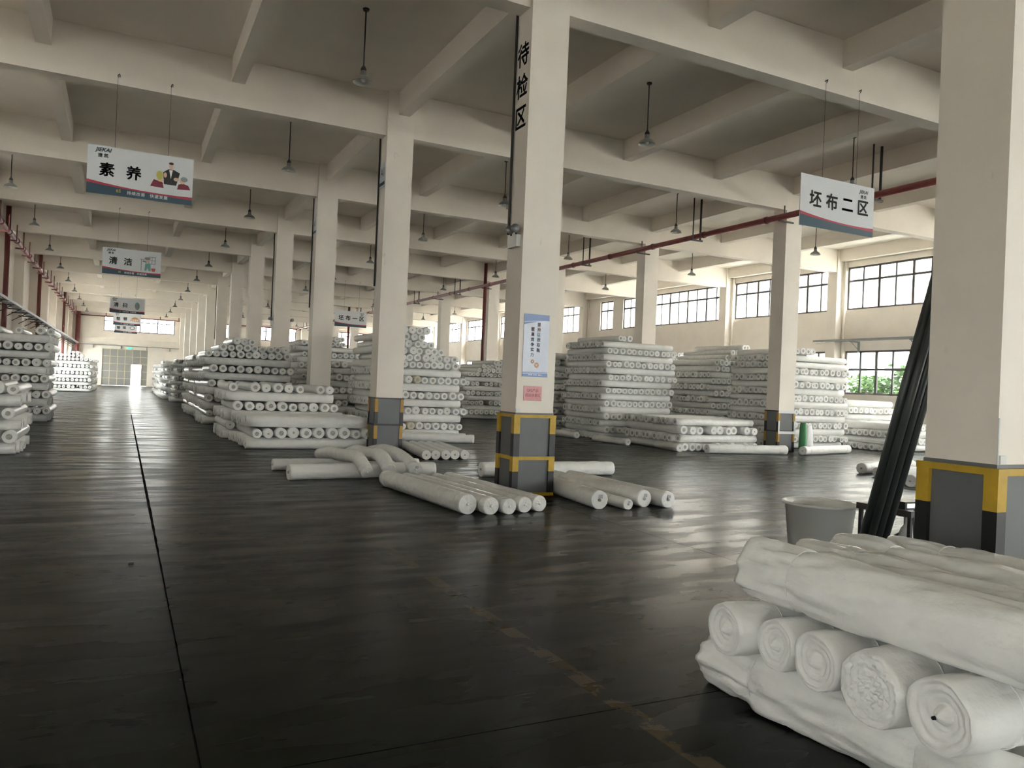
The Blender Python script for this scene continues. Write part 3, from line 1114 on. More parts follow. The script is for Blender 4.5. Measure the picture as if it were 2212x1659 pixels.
# ================================================================== FABRIC ROLLS
def sweep(path, n):
    """even points along a Catmull-Rom path"""
    p = [Vector(q) for q in path]
    if len(p) == 2:
        return [p[0].lerp(p[1], i / n) for i in range(n + 1)]
    q = [p[0] * 2 - p[1]] + p + [p[-1] * 2 - p[-2]]
    dense = []
    for i in range(1, len(q) - 2):
        for j in range(24):
            t = j / 24
            a, b, c, d = q[i - 1], q[i], q[i + 1], q[i + 2]
            dense.append(.5 * ((2 * b) + (c - a) * t + (2 * a - 5 * b + 4 * c - d) * t * t + (3 * b - a - 3 * c + d) * t ** 3))
    dense.append(p[-1])
    acc = [0]
    for a, b in zip(dense, dense[1:]):
        acc.append(acc[-1] + (b - a).length)
    out, j = [], 0
    for i in range(n + 1):
        s = acc[-1] * i / n
        while j < len(acc) - 2 and acc[j + 1] < s:
            j += 1
        t = (s - acc[j]) / max(1e-9, acc[j + 1] - acc[j])
        out.append(dense[j].lerp(dense[j + 1], min(1, t)))
    return out


FLAT_END = (.95, .8, .6, .4, .25, .12)


def roll_body(path, r, seed=0, seg=24, ny=30, wr=.025, ties=(.1, .9), rings=FLAT_END, dish=.0, ridge=.0, turns=4,
              nub=.0, core=.0, sag=.06, fray=0.0, lump=.02):
    """cloth rolled on a core: wrinkled skin, tie pinches and two wound ends (materials: 0 skin, 1 end, 2 core)"""
    pts = sweep(path, ny)
    L = sum((b - a).length for a, b in zip(pts, pts[1:]))
    mb = MB()
    frames = []
    for i, p in enumerate(pts):
        t = (pts[min(i + 1, ny)] - pts[max(i - 1, 0)]).normalized()
        u = t.cross(Vector((0, 0, 1))).normalized()
        frames.append((p, t, u, u.cross(t)))
    rim = []
    for i, (p, t, u, w) in enumerate(frames):
        s = i / ny
        y = s * L
        k = 1.0
        g = 0.0
        for tt in ties:
            e = math.exp(-((s - tt) * L / .035) ** 2)
            k -= .07 * e
            g += math.exp(-((s - tt) * L / .22) ** 2)
        if i in (0, ny):
            k *= .965
        for a in range(seg):
            th = 2 * math.pi * a / seg
            c, sn = math.cos(th), math.sin(th)
            f = lump * noise.noise((c * 1.3 + seed, sn * 1.3, y * 1.1 + seed * 3.7))
            f += wr * noise.noise((c * 2.2 + y * 1.6 + seed, sn * 2.2 - y * 1.2, y * 2.6 + seed))
            f += wr * (.5 + 1.1 * min(1, g)) * noise.noise((c * 4.5 + y * 2.4, sn * 4.5 + seed, y * 3.3 - seed))
            if wr > .03:      # sharp gathered folds running off the ties
                fo = noise.noise((th * 1.9 + y * 3.2 + seed * 1.3, y * 1.1, seed))
                f += wr * (.25 + .9 * min(1, g)) * (.35 - abs(fo) * 1.6)
            rr = r * k * (1 + f)
            du, dw = rr * c, rr * sn
            if dw < -r * (1 - sag):
                dw = -r * (1 - sag)
            mb.v.append(tuple(p + u * du + w * dw))
    for i in range(ny):
        for a in range(seg):
            b = (a + 1) % seg
            mb.f.append((i * seg + a, i * seg + b, (i + 1) * seg + b, (i + 1) * seg + a))
            mb.m.append(0)
    for end, sg in ((0, -1), (ny, 1)):
        p, t, u, w = frames[end]
        prev = end * seg
        out = t * sg
        for ri, fr in enumerate(rings):
            b = len(mb.v)
            for a in range(seg):
                th = 2 * math.pi * a / seg
                base = Vector(mb.v[end * seg + a]) - p
                o = -dish * (1 - fr) + ridge * math.sin(2 * math.pi * (fr * turns) + th) * (.4 + .6 * noise.noise((fr * 9 + seed, th, 0)))
                o += fray * noise.noise((math.cos(th) * 9 * fr + seed, math.sin(th) * 9 * fr, 5.1))
                if nub and fr < .26:
                    o += nub * (1 - fr / .26) ** .6
                q = p + base * fr + out * (r * o) + (u * .06 + w * .05) * (r * (1 - fr) * math.sin(seed * 5.3 + end))
                mb.v.append(tuple(q))
            mi = 2 if fr < core else (1 if ri else 0)
            for a in range(seg):
                c = (a + 1) % seg
                f = (prev + a, prev + c, b + c, b + a)
                mb.f.append(f if sg > 0 else f[::-1])
                mb.m.append(mi)
            prev = b
        f = tuple(prev + a for a in range(seg))
        mb.f.append(f if sg > 0 else f[::-1])
        mb.m.append(2 if core else 1)
    return mb


SPIRAL = tuple(1 - .04 * (i + 1) for i in range(24))


def near_roll(path, r, label, skin='cloth', seed=1, group=None, end='plain', seg=36, ny=60, tagged=False, **k):
    p0 = Vector(path[0])
    base = Vector((p0.x, p0.y, p0.z - r))
    t = thing('fabric_roll', base, label, 'fabric roll', group)
    kw = dict(seed=seed, seg=seg, ny=ny)
    if end == 'spiral':
        kw.update(rings=SPIRAL, dish=.28, ridge=.07, turns=4.2, nub=.45)
    elif end == 'frayed':
        kw.update(rings=SPIRAL, dish=.1, ridge=.02, turns=6, fray=.16)
    elif end == 'film':
        kw.update(rings=FLAT_END, dish=.0, fray=.06)
    else:
        kw.update(rings=FLAT_END, dish=.06, ridge=.03, turns=3)
    kw.update(k)
    mb = roll_body(path, r, **kw)
    mb.build('rolled_cloth', [M[skin], M['clothend'] if end != 'film' else M['film'], M['core']], t, smooth=True)
    d = (Vector(path[0]) - Vector(path[1])).normalized()
    u = d.cross(Vector((0, 0, 1))).normalized()
    w = u.cross(d)
    if end == 'spiral' and 'hole' in label:
        c = p0 + d * (r * .17)
        MB().tube([c - d * .02, c + d * .004], [r * .06, r * .05], 10).build('core_hole', M['hole'], t)
    elif end in ('plain', 'film'):
        c = p0 + d * .002
        MB().tube([c - d * .03, c + d * .012], [r * .2, r * .15], 12).build('core_end', M['core'] if end == 'plain' else M['clothend'], t, smooth=True)
    if tagged:
        c = p0 + d * (.012) + w * (r * .38) - u * (r * .1)
        q = [c + u * a * r * .22 + w * b * r * .2 for a, b in ((-1, -1), (1, -1), (1, 1), (-1, 1))]
        MB().poly(q).poly([v - d * .004 for v in q]).build('paper_tag', M['tag'], t)
    for s in k.get('ties', (.1, .9)):
        c = sweep(path, 40)[int(round(s * 40))]
        c2 = sweep(path, 40)[int(round(s * 40)) - 1]
        ax = (c - c2).normalized()
        uu = ax.cross(Vector((0, 0, 1))).normalized()
        ww = uu.cross(ax)
        R = r * .985
        ring = [c + uu * R * math.cos(2 * math.pi * i / 24) + ww * max(-r * .93, R * math.sin(2 * math.pi * i / 24)) for i in range(25)]
        MB().tube(ring, .0025, 5, cap=False).build('tie_string', M['clothend'], t)
    return t


N_LOOSE = [0]


def floor_roll(x0, y0, x1, y1, r, label, z=None, **k):
    z = r * .95 if z is None else z
    N_LOOSE[0] += 1
    return near_roll([(x0, y0, z), (x1, y1, z)], r, label, seed=N_LOOSE[0] * 1.7, **k)


# --- the pile in the right foreground
GP = 'rolls in the right foreground pile'
for i, (x, ye) in enumerate(((2.985, 3.30), (3.31, 3.22), (3.63, 3.26), (3.95, 3.2), (4.27, 3.24))):
    lab = ('dirty white roll at the bottom front of the right foreground pile' if i == 0 else
           'white roll in the bottom layer of the foreground pile, %s behind the dirty one' % ordinal(i - 1))
    near_roll([(x, ye, .14), (x + .03, .75, .14)], .145, lab, seed=3.1 + i, group=GP, end='film', ny=90 if i == 0 else 40, seg=48 if i == 0 else 24,
              wr=.19 if i == 0 else .05, lump=.08, ties=(.14, .5, .9))
    N_LOOSE[0] += 1
for i, (y, x, r, z, en, what) in enumerate((
        (2.925, 2.68, .127, .425, 'spiral', 'leftmost of the five end-on rolls in the foreground pile, smooth spiral end'),
        (2.675, 2.76, .121, .420, 'spiral', 'second from left of five end-on foreground rolls, shallow lumpy end'),
        (2.425, 2.74, .127, .425, 'spiral', 'middle one of the five end-on foreground rolls, knotted core sticking out'),
        (2.135, 2.72, .152, .415, 'frayed', 'fourth of the five end-on foreground rolls, with a frayed shaggy end'),
        (1.83, 2.72, .142, .425, 'spiral', 'rightmost of the five end-on foreground rolls, core hole showing'))):
    near_roll([(x, y, z), (x + 2.15, y - .20, z)], r, what, seed=1.3 + i * 2.1, group=GP, end=en, seg=56, ny=70, wr=.035, lump=.07, ties=(.12, .9))
    N_LOOSE[0] += 1
for i, (x, ye, r, z) in enumerate(((2.93, 2.98, .15, .705), (3.24, 2.94, .14, .70), (3.54, 2.98, .145, .70), (3.86, 2.9, .14, .70))):
    lab = ('large wrapped roll lying on top at the front of the foreground pile' if i == 0 else
           'wrapped roll on top of the foreground pile, %s behind the front one' % ordinal(i - 1))
    near_roll([(x, ye, z), (x + .04, .35, z)], r, lab, skin='film' if i else 'cloth', seed=8.3 + i, group=GP, end='film', ny=110, seg=56, wr=.13, lump=.05, ties=(.13, .72))
    N_LOOSE[0] += 1

# --- rolls lying about on the floor
GB = 'five film-wrapped rolls before the central pillar'
for i, (x, y, r) in enumerate(((3.80, 8.64, .125), (4.07, 8.55, .11), (4.31, 8.53, .10), (4.57, 8.61, .10), (4.79, 8.64, .105))):
    floor_roll(x, y, x - .2, y + 2.6, r, 'film-wrapped roll before the central pillar, %s from left of five' % ordinal(i), skin='film', group=GB, end='film', ties=(.06, .94), wr=.02)
GC = 'four rolls right of the central pillar'
for x, y, x1, y1, r, l in ((5.70, 8.65, 5.98, 11.2, .125, 'thick wrinkled roll on the floor touching the right of the central pillar'),
                           (6.07, 8.52, 6.13, 10.45, .075, 'thin roll between thicker ones on the floor right of the central pillar'),
                           (6.44, 8.67, 6.36, 11.25, .12, 'third of four end-on floor rolls right of the central pillar, tag on its end'),
                           (6.75, 8.55, 6.71, 11.1, .115, 'rightmost of the four end-on floor rolls right of the central pillar')):
    floor_roll(x, y, x1, y1, r, l, group=GC, tagged=True, ties=(.2, .8), wr=.03)
floor_roll(5.56, 12.15, 8.2, 12.1, .13, 'roll lying crosswise on the floor behind the central pillar', ties=(.15, .92), wr=.05)
GA = 'loose rolls left of the central pillar'
floor_roll(2.3, 13.40, 4.85, 13.35, .1, 'farther of two crosswise floor rolls left of the central pillar', group=GA, ties=(.12, .88), wr=.04)
floor_roll(2.33, 12.14, 4.78, 12.38, .122, 'nearer of two crosswise floor rolls left of the central pillar', group=GA, ties=(.17, .85), wr=.04)
for i, (pn, pf, r) in enumerate((((793, 1018), (712, 990), .105), ((842, 1015), (757, 985), .115), ((898, 1012), (800, 980), .12))):
    a = pix(*pn, .16)
    b = pix(*pf, .2)
    a.z = .14
    def at(y, z):
        t_ = (y - a.y) / (b.y - a.y)
        return (a.x + (b.x - a.x) * t_, y, z)
    path = [tuple(a), at(a.y + .4, .225 + r), at(12.85, .205 + r), at(13.38, .2 + r), at(13.85, .12 + r)]
    if i == 2:
        path = [tuple(a), at(12.75, .17 + r), at(13.38, .2 + r), at(13.85, .16 + r), at(14.4, .06 + r)]
    near_roll(path, r, 'limp roll draped over two crosswise floor rolls, %s from left of three' % ordinal(i), skin='film', group=GA, seed=20 + i, end='film', ties=(.05, .94), wr=.03, sag=.02, tagged=i == 2)
    N_LOOSE[0] += 1
GV = 'five rolls on the floor right of the orange-edged pillar'
for i in range(5):
    x = 5.62 + i * .213
    floor_roll(x, 14.97 + .03 * (i % 2), x + .36, 17.5, .1, 'floor roll right of the orange-edged pillar, %s from left of five' % ordinal(i), group=GV, skin='film', end='plain', ties=(.06, .94), wr=.02, seg=28, ny=40)
floor_roll(8.5, 19.1, 6.1, 19.95, .115, 'front crosswise roll on the floor before the tall stack behind second pillar', seg=28, ny=40, wr=.05)
floor_roll(8.42, 19.5, 6.0, 20.35, .12, 'rear crosswise roll on the floor before the tall stack behind second pillar', seg=28, ny=40, wr=.05)
floor_roll(14.08, 16.3, 16.6, 15.95, .125, 'tied crosswise roll on the floor before the low stack by the taped pillar', seg=28, ny=50, wr=.06, ties=(.12, .45, .9))
floor_roll(13.45, 16.62, 14.0, 19.0, .11, 'roll end poking out at the left foot of the low stack', z=.105, seg=24, ny=30)
floor_roll(17.0, 15.72, 19.55, 16.35, .125, 'white roll lying on the floor right of the taped pillar', seg=28, ny=50, wr=.05)
_g = pix(1246, 947, 0)
floor_roll(_g.x, _g.y, _g.x - .25, _g.y + 2.4, .11, 'roll on the floor along the left foot of the tall corner stack', seg=24, ny=30)
_g = pix(1375, 962, 0)
floor_roll(_g.x - .3, _g.y, _g.x - .45, _g.y + 1.6, .1, 'short roll end on the floor left of the low stack', seg=24, ny=30)
GK = 'loose rolls beyond the leaning tubes'
for i, (px, py, r, dx, dy) in enumerate(((1860, 1023, .12, 2.4, .55), (1893, 1030, .105, 2.4, .1), (1915, 1044, .135, 2.45, -.25), (1966, 1052, .12, 2.3, .4))):
    g = pix(px, py, 0)
    floor_roll(g.x, g.y, g.x + dx, g.y + dy, r, 'loose floor roll beyond the leaning tubes, %s from left of four' % ordinal(i), group=GK, seg=24, ny=36)

# --- stacks: layers of rolls laid end-on (E) and crosswise (C)
STACKS = [
    # phrase, x0, y0, width, depth, roll diameter, layers from the floor, heap rows (count, offset), skin
    ('low front stack left of the orange-edged pillar', 2.40, 17.2, 2.66, 2.6, .238, 'CEC', (), 'cloth'),
    ('waist-high stack second along the aisle', 2.25, 19.95, 2.63, 2.6, .236, 'CECECE', (), 'cloth'),
    ('heaped stack third along the aisle', 2.24, 25.6, 2.6, 2.6, .236, 'CECECECEC', ((11, 0), (9, .3), (3, .8)), 'film'),
    ('fourth stack along the aisle', 2.3, 28.5, 2.6, 2.6, .23, 'CECECECEC', ((7, .1),), 'film'),
    ('fifth stack along the aisle', 2.3, 31.4, 2.6, 2.6, .23, 'CECECECECE', (), 'film'),
    ('sixth stack along the aisle', 2.4, 34.6, 2.6, 2.6, .23, 'CECECECEC', (), 'film'),
    ('stack just beyond the aisle gap', 2.35, 44.2, 2.6, 2.6, .23, 'CECECECEC', ((9, .1), (4, .6)), 'film'),
    ('second stack beyond the aisle gap', 2.1, 48.2, 2.6, 2.6, .23, 'CECECECEC', (), 'film'),
    ('third stack beyond the aisle gap', 2.1, 51.4, 2.6, 2.6, .23, 'CECECECECE', (), 'film'),
    ('fourth stack beyond the aisle gap', 2.1, 55.0, 2.6, 2.6, .23, 'CECECECEC', (), 'film'),
    ('fifth stack beyond the aisle gap', 2.1, 59.0, 2.6, 2.6, .23, 'CECECECEC', (), 'film'),
    ('last stack before the far gate', 2.2, 66.0, 2.6, 2.6, .23, 'CECECECEC', (), 'film'),
    ('tall heaped stack behind the orange-edged pillar', 6.25, 21.0, 2.66, 2.7, .222, 'CECECECEC', ((11, .08), (10, .15), (9, .1), (7, .1), (6, .1), (4, .6)), 'cloth'),
    ('stack behind the tall heaped one', 6.3, 26.0, 2.6, 2.6, .22, 'CECECECECE', (), 'film'),
    ('tall stack seen left of second plain pillar', 6.0, 30.4, 2.6, 2.6, .22, 'CECECECECECEC', ((8, .1), (4, .8)), 'cloth'),
    ('distant tall stack between pillars', 6.2, 38.0, 2.6, 2.6, .22, 'CECECECECECEC', ((8, .1), (4, .8)), 'cloth'),
    ('stack right behind the tall heaped one', 9.6, 29.0, 2.4, 2.6, .22, 'CECECECEC', (), 'film'),
    ('low stack beside the taped pillar', 13.62, 16.85, 2.78, 2.6, .232, 'ECEC', (), 'film'),
    ('tall corner stack right of the central pillar', 13.68, 20.75, 2.75, 2.5, .214, 'CECECECECECECEC', ((3, .4),), 'cloth'),
    ('stack behind the tall corner stack', 13.5, 24.2, 2.7, 2.6, .22, 'CECECECECECEC', (), 'film'),
    ('heaped stack seen left of central pillar', 13.9, 32.5, 2.6, 2.6, .22, 'CECECECEC', ((10, .1), (8, .5), (6, .8), (3, 1.3)), 'cloth'),
    ('most distant stack left of central pillar', 14.2, 38.5, 2.6, 2.6, .22, 'CECECECECEC', (), 'cloth'),
    ('tall stack right of the taped pillar', 18.38, 17.65, 2.66, 2.6, .214, 'CECECECECECECC', ((4, .3),), 'cloth'),
    ('heaped stack left of the taped pillar', 18.2, 21.0, 2.6, 2.6, .22, 'CECECECECECE', ((10, .1), (8, .5), (5, .9), (2, 1.2)), 'film'),
    ('stack behind the heaped one by taped pillar', 18.4, 24.8, 2.6, 2.6, .22, 'CECECECECECEC', ((9, .1), (6, .3)), 'film'),
    ('stack nearest the right wall', 21.8, 26.0, 2.6, 2.6, .22, 'CECECECECECEC', (), 'film'),
    ('beige stack under the right windows', 22.6, 19.0, 2.6, 2.6, .23, 'CECECEC', (), 'beige'),
    ('small beige stack before the right windows', 21.75, 16.6, 2.5, 2.2, .225, 'CECE', (), 'beige'),
    ('tall stack at the left wall', -4.33, 25.4, 2.46, 2.6, .226, 'CECECECECECE', (), 'film'),
    ('messy stack at the left edge', -4.22, 15.9, 2.6, 2.2, .215, 'CECECE', (), 'film'),
    ('nearest bright stack far left', -4.25, 58.0, 2.45, 2.6, .23, 'CECECECECE', ((8, .1), (3, .9)), 'cloth'),
    ('second bright stack far left', -4.25, 61.6, 2.5, 2.6, .23, 'CECECECECE', (), 'cloth'),
    ('third bright stack far left', -4.25, 66.0, 2.5, 2.6, .23, 'CECECECECE', (), 'cloth'),
]
LEN0, RAD0 = 2.6, .11


def variants(n, seg, ny, rings, core, seed, mats, wr=.03):
    out = []
    for i in range(n):
        mb = roll_body([(0, 0, 0), (0, LEN0, 0)], RAD0, seed=seed + i * 2.3, seg=seg, ny=ny, wr=wr, rings=rings,
                       core=core * (.7 + .3 * (i % 3)) if core else 0, sag=0, dish=.04, lump=.03, ties=(.08, .92))
        o = mb.build('fabric_roll', mats, smooth=True)
        out.append(o.data)
        bpy.data.objects.remove(o)
    return out


VAR = {s: variants(6, 16, 10, (.95, .72, .46, .22, .1), .24, 4.0, [M[s], M['clothend'] if s != 'beige' else M['beige'], M['core']]) for s in ('cloth', 'film', 'beige')}
LOW = variants(3, 10, 3, (.93, .5, .2), .22, 9.0, [M['cloth'], M['clothend'], M['core']], wr=.02)
rnd = random.Random(21)
ALL = []
for si, (phrase, x0, y0, Wd, Dp, d, layers, heap, skin) in enumerate(STACKS):
    z = 0.0
    lh = d * .985
    for li, kind in enumerate(layers):
        span = Wd if kind == 'E' else Dp
        n = int(span / (d * 1.03))
        ws = [rnd.uniform(.84, 1.08) for _ in range(n)]
        tot = sum(ws)
        sc = min(1.0, span / (tot * d))
        pos = (y0 if kind == 'C' else x0) + .5 * (span - tot * d * sc) * rnd.random()
        gap = (span - tot * d * sc) / max(1, n)
        jx = rnd.uniform(-.05, .05)
        for i, w in enumerate(ws):
            dd = w * d * sc
            c = pos + dd / 2 + gap * .5
            pos += dd + gap
            if kind == 'E' and li == len(layers) - 1 and rnd.random() < .12:
                continue
            if kind == 'E' and rnd.random() < .03:
                continue
            off = rnd.uniform(-.05, .05)
            zc = z + dd / 2 if kind == 'E' else z + max(dd, d * .9) / 2
            if kind == 'E':
                loc, rot, ln = (c, y0 + off, zc), (0, rnd.uniform(0, 6.28), 0), Dp
            else:
                loc, rot, ln = (x0 + jx + off, c, zc), (0, rnd.uniform(0, 6.28), -math.pi / 2), Wd
            ALL.append(dict(s=si, kind=kind, layer=li, i=i, n=n, loc=Vector(loc), rot=rot, r=dd / 2, ln=ln, skin=skin, v=rnd.randrange(6)))
        z += lh
    row = 0
    for cnt, xo in heap:
        for i in range(cnt):
            dd = d * rnd.uniform(.86, 1.04)
            cx = x0 + xo + d * (.5 + i) + (d * .5 if row % 2 else 0)
            if cx > x0 + Wd + .05:
                continue
            ALL.append(dict(s=si, kind='H', layer=row, i=i, n=cnt, loc=Vector((cx, y0 + rnd.uniform(-.08, .1), z + dd / 2)), rot=(0, rnd.uniform(0, 6.28), 0), r=dd / 2, ln=Dp, skin=skin, v=rnd.randrange(6)))
        z += d * .87
        row += 1

# which of them the photograph shows largest: rays from the eye against a coarse model of the hall
bm_v, bm_f = [], []


def _coarse(p, ax, r, ln, seg=8):
    side = Vector((0, 0, 1)).cross(ax)
    b = len(bm_v)
    for e in (p, p + ax * ln):
        for k in range(seg):
            a = 2 * math.pi * k / seg
            bm_v.append(e + side * (r * math.cos(a)) + Vector((0, 0, r * math.sin(a))))
    for k in range(seg):
        bm_f.append((b + k, b + (k + 1) % seg, b + seg + (k + 1) % seg, b + seg + k))
    bm_f.append(tuple(b + k for k in range(seg)))
    bm_f.append(tuple(b + seg + k for k in range(seg)))


for q in ALL:
    q['ax'] = Vector((1, 0, 0)) if q['kind'] == 'C' else Vector((0, 1, 0))
    _coarse(q['loc'], q['ax'], q['r'], q['ln'])
for row in (0, 1):
    for k in range(0, 9):
        mbb = MB().box(ROWS[row], ROWS[row] + PW, YK(k), YK(k) + PD, 0, 8)
        b = len(bm_v)
        bm_v += [Vector(v) for v in mbb.v]
        bm_f += [tuple(b + i for i in f) for f in mbb.f]
for x0, x1, y0, y1, z1 in ((2.7, 4.5, .6, 3.2, .8), (5.3, 5.9, 3.7, 4.8, 1.6)):
    mbb = MB().box(x0, x1, y0, y1, 0, z1)
    b = len(bm_v)
    bm_v += [Vector(v) for v in mbb.v]
    bm_f += [tuple(b + i for i in f) for f in mbb.f]
bvh = BVHTree.FromPolygons(bm_v, bm_f)


def seen(p):
    d = p - EYE
    z = d.dot(FW)
    if z < .3 or abs(d.dot(RT) / z * F_PX) > W_PX / 2 or abs(d.dot(UP) / z * F_PX) > H_PX / 2:
        return False
    L = d.length
    h = bvh.ray_cast(EYE, d / L, L - .012)
    return h[0] is None


for q in ALL:
    p, ax, r, ln = q['loc'], q['ax'], q['r'], q['ln']
    side = Vector((0, 0, 1)).cross(ax)
    depth = (p - EYE).dot(FW)
    px = F_PX / max(depth, 1)
    pts = [p - ax * .02 + side * (a * r * .7) + Vector((0, 0, b * r * .7)) for a, b in ((0, 0), (1, 0), (-1, 0), (0, 1), (0, -1))]
    area = sum(seen(s) for s in pts) / 5 * math.pi * (r * px) ** 2 * (.8 if q['kind'] != 'C' else .45)
    out = 0
    for f in (.08, .3, .5, .7, .92):
        c = p + ax * (ln * f)
        dirv = (EYE - c)
        dirv -= ax * dirv.dot(ax)
        dirv.normalize()
        for tilt in (-.5, .2, .8):
            e = (dirv + Vector((0, 0, tilt))).normalized()
            out += seen(c + e * (r * 1.12))
    area += out / 15 * 2 * r * px * ln * px * (.35 if q['kind'] != 'C' else .85)
    q['area'] = area
ranked = sorted(ALL, key=lambda q: -q['area'])
keep = [q for q in ranked[:300 - N_LOOSE[0]] if q['area'] > 12]
kept = {id(q) for q in keep}
used = set()
for q in keep:
    phrase, skin = STACKS[q['s']][0], q['skin']
    o = bpy.data.objects.new('fabric_roll', VAR[skin][q['v']])
    COL.objects.link(o)
    o.location, o.rotation_euler = q['loc'], q['rot']
    if rnd.random() < .1 and q['kind'] == 'E' and phrase.startswith('tall heaped'):
        skin = 'beige'
        o.data = VAR[skin][q['v']]
    s = q['r'] / RAD0
    o.scale = (s, q['ln'] / LEN0, s)
    col = 'beige' if skin == 'beige' else 'white'
    col = col if not phrase.startswith(('beige', 'small beige')) else ''
    if q['kind'] == 'E':
        lab = '%s roll %s from left, %s layer, %s' % (col, ordinal(q['i']), ordinal(q['layer']), phrase)
    elif q['kind'] == 'C':
        lab = '%s crosswise roll %s from front, %s layer, %s' % (col, ordinal(q['i']), ordinal(q['layer']), phrase)
    else:
        lab = '%s roll %s from left, %s heap row, %s' % (col, ordinal(q['i']), ordinal(q['layer']), phrase)
    tag(o, lab.strip(), 'fabric roll', 'rolls of the ' + phrase)
rest = MB()
for q in ALL:
    if id(q) in kept:
        continue
    s = q['r'] / RAD0
    mw = Matrix.LocRotScale(q['loc'], __import__('mathutils').Euler(q['rot']), Vector((s, q['ln'] / LEN0, s)))
    rest.add(VAR['cloth'][q['v']] if q['area'] > 40 else LOW[q['v'] % 3], mw)
st = rest.build('stacked_rolls', [M['cloth'], M['clothend'], M['core']], smooth=True)
tag(st, 'remaining white fabric rolls packed in the stacks behind the nearer ones', 'fabric rolls')
st['kind'] = 'stuff'

# ================================================================== THINGS BEHIND THE NEAREST PILLAR
bc = Vector((6.06, 5.36, 0))
t = thing('plastic_tub', bc, 'large frosted white plastic tub behind the foreground pile', 'tub')
MB().lathe([(.001, .005), (.25, .005), (.262, .02), (.32, .55), (.345, .555), (.352, .57), (.345, .585), (.325, .582), (.312, .56), (.252, .03), (.001, .022)], 40, tuple(bc)).build('tub_shell', M['plastic'], t, smooth=True)
MB().lathe([(.001, .30), (.08, .31), (.17, .27), (.25, .2), (.256, .08), (.001, .04)], 24, tuple(bc)).build('cloth_scraps', M['cloth'], t, smooth=True)
# leaning bundle of grey tubes
Bt, Tt = Vector((5.76, 4.66, 0)), Vector((5.45, 3.80, 2.38))
axis = (Tt - Bt).normalized()
su = axis.cross(Vector((0, 0, 1))).normalized()
sw = su.cross(axis)
rt_ = .031
spots = [(0, 0), (2, 0), (-2, 0), (1, 1.73), (-1, 1.73), (1, -1.73), (-1, -1.73), (-3, -1.73)]
for i, (a, b) in enumerate(spots):
    off = su * a * rt_ * 1.02 + sw * b * rt_ * 1.02
    p0 = Bt + off
    p0 -= axis * ((p0.z - .03) / axis.z)
    p1 = p0 + axis * (2.75 + .05 * math.sin(i * 2.3))
    o = MB().tube([p0, p1], rt_, 14).build('plastic_tube', M['pvc'], smooth=False, origin=tuple(p0))
    for f in o.data.polygons:
        f.use_smooth = len(f.vertices) == 4
    where = ('in the middle', 'right of the middle one', 'left of the middle one', 'upper right', 'upper left', 'lower right', 'lower left', 'outermost lower left')[i]
    tag(o, 'dark grey tube, %s of the tied bundle leaning on nearest pillar' % where, 'tube', 'tubes in the leaning bundle')
ring = []
for k in range(25):
    a = 2 * math.pi * k / 24
    c = Bt + axis * .38
    ring.append(c + su * math.cos(a) * .125 + sw * math.sin(a) * .09)
o = MB().tube(ring, .008, 6, cap=False).build('tie_band', M['tape'], origin=tuple(ring[0]))
tag(o, 'white tie band around the leaning grey tubes', 'band')
# small equipment stand
tc = Vector((6.95, 4.62, 0))
t = thing('equipment_stand', tc, 'small dark two-shelf stand with cables behind the nearest pillar', 'stand')
bx('table_top', M['darkwood'], t, 6.62, 7.3, 4.35, 4.9, .60, .655)
bx('lower_shelf', M['darkwood'], t, 6.62, 7.3, 4.35, 4.9, .13, .165)
for x in (6.65, 7.27):
    for y in (4.38, 4.87):
        bx('leg', M['iron'], t, x - .015, x + .015, y - .015, y + .015, 0, .6)
for i, pts in enumerate((((6.72, 4.4, .66), (6.85, 4.32, .72), (7.0, 4.34, .78), (7.1, 4.4, .9)), ((6.66, 4.36, .64), (6.64, 4.33, .45), (6.7, 4.35, .3), (6.82, 4.45, .28)),
                         ((6.8, 4.34, .62), (6.78, 4.31, .4), (6.86, 4.36, .3)), ((6.95, 4.34, .62), (6.9, 4.3, .42), (6.88, 4.36, .36)),
                         ((6.63, 4.5, .14), (6.5, 4.42, .03), (6.7, 4.25, .012), (7.1, 4.2, .012)))):
    MB().tube(sweep(pts, 16), .007, 6).build('cable', M['blackp'], t)
t.location.x -= .62
t = thing('black_bag', (6.92, 4.6, .165), 'black bag with looped handles on the lower shelf of the stand', 'bag')
mb = MB()
for i, (z, sx, sy) in enumerate(((0, .13, .1), (.02, .16, .12), (.12, .17, .13), (.22, .13, .1), (.27, .05, .04))):
    for k in range(16):
        a = 2 * math.pi * k / 16
        mb.v.append((6.92 + sx * math.cos(a), 4.6 + sy * math.sin(a), .167 + z))
for i in range(4):
    for k in range(16):
        mb.f.append((i * 16 + k, i * 16 + (k + 1) % 16, (i + 1) * 16 + (k + 1) % 16, (i + 1) * 16 + k))
mb.f += [tuple(range(15, -1, -1)), tuple(64 + k for k in range(16))]
mb.m = [0] * len(mb.f)
mb.build('bag_body', M['blackp'], t, smooth=True)
for dx in (-.04, .05):
    MB().tube(sweep([(6.92 + dx, 4.56, .41), (6.90 + dx, 4.54, .5), (6.95 + dx, 4.56, .5), (6.98 + dx, 4.6, .4)], 12), .008, 6).build('handle', M['blackp'], t)
t.location.x -= .62
t = thing('weighing_display', (6.78, 4.55, .655), 'small device with a lit screen on the stand beside the nearest pillar', 'device')
bx('device_body', M['blackp'], t, 6.66, 6.9, 4.44, 4.62, .655, .72)
bx('lit_screen', M['screen'], t, 6.69, 6.78, 4.435, 4.44, .67, .705)
t.location.x -= .62
t = thing('white_bottle', (6.12, 4.46, .166), 'pale plastic bottle standing on the lower shelf of the stand', 'bottle')
MB().lathe([(.001, 0), (.07, 0), (.075, .02), (.075, .26), (.06, .32), (.03, .36), (.028, .42), (.001, .42)], 18, (6.12, 4.46, .166)).build('bottle_body', M['lightp'], t, smooth=True)
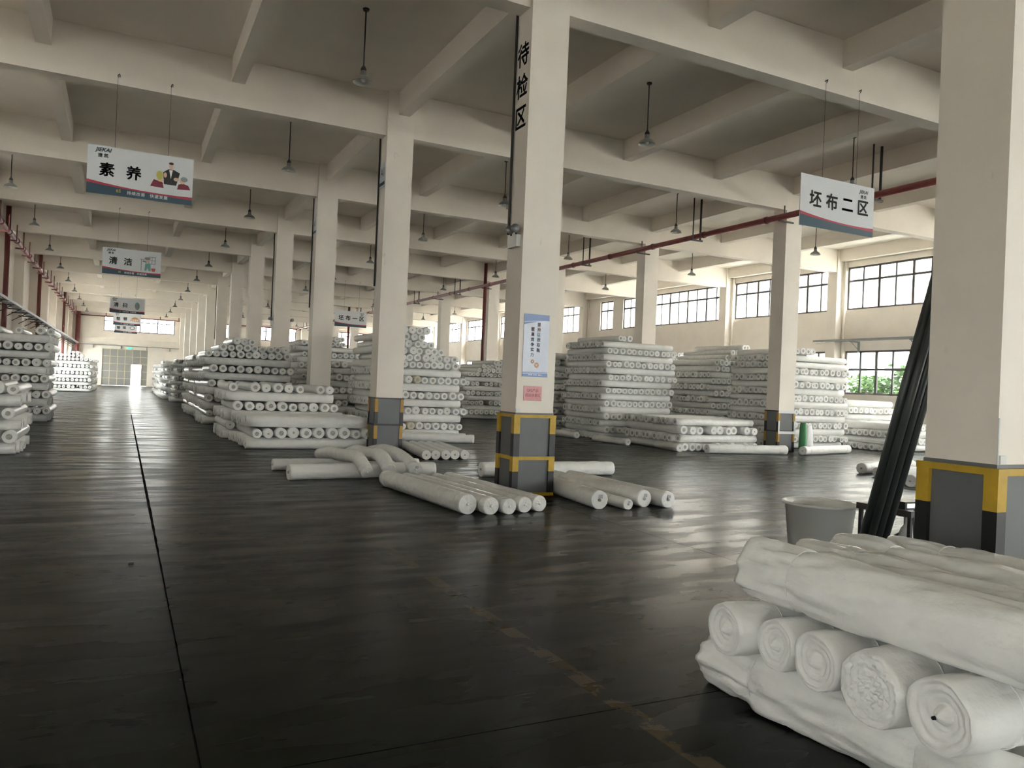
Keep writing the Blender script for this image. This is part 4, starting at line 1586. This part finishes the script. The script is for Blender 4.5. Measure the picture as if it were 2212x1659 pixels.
# plastic sack against the taped pillar
t = thing('plastic_sack', (17.95, 16.55, 0), 'white and green plastic sack standing right of the taped pillar', 'sack')
for nm, m_, xo, w_, h_ in (('sack_body', 'white', .12, .2, .78), ('green_side', 'green', -.06, .08, .86)):
    mb = MB()
    for z, k_ in ((0, .92), (.15, 1.05), (.5, 1.0), (.8, .9), (1, .72)):
        for k in range(12):
            a = 2 * math.pi * k / 12
            mb.v.append((17.95 + xo + w_ * k_ * math.cos(a), 16.55 + .13 * k_ * math.sin(a), z * h_ + .005))
    for i in range(4):
        for k in range(12):
            mb.f.append((i * 12 + k, i * 12 + (k + 1) % 12, (i + 1) * 12 + (k + 1) % 12, (i + 1) * 12 + k))
    mb.f += [tuple(range(11, -1, -1)), tuple(48 + k for k in range(12))]
    mb.m = [0] * len(mb.f)
    mb.build(nm, M[m_], t, smooth=True)
# litter on the aisle floor
_g = pix(283, 1217, 0)
t = bx('plastic_chip', M['blackp'], None, _g.x - .02, _g.x + .02, _g.y - .012, _g.y + .012, 0, .012, origin=tuple(_g))
tag(t, 'small black scrap lying alone on the dark aisle floor', 'scrap')

# shrubs outside the low right windows
rs = random.Random(5)
for i in range(5):
    cy = 14.6 + i * 2.3
    cx = 29.6 + rs.uniform(-.2, .5)
    mb = MB()
    hh = rs.uniform(2.6, 3.6)
    for j in range(2600):
        a, b, c = rs.uniform(-.5, .5), rs.uniform(-1.05, 1.05), rs.uniform(.05, 1) * hh
        p = Vector((cx + a, cy + b, c - .2))
        u = Vector((rs.uniform(-1, 1), rs.uniform(-1, 1), rs.uniform(-.4, .4))).normalized() * .15
        v = Vector((rs.uniform(-1, 1), rs.uniform(-1, 1), rs.uniform(-1, 1))).normalized() * .07
        mb.poly([p - u, p + v, p + u, p - v])
    t = thing('shrub', (cx, cy, -.2), 'green leafy shrub outside the low right windows, %s from the camera' % ordinal(i), 'shrub', 'shrubs outside the right windows')
    mb.build('foliage', M['leaf'], t)
    mbs = MB()
    for j in range(5):
        mbs.tube([(cx, cy, -.2), (cx + rs.uniform(-.3, .3), cy + rs.uniform(-.3, .3), hh * .7)], .015, 5)
    mbs.build('stems', M['brown'], t)
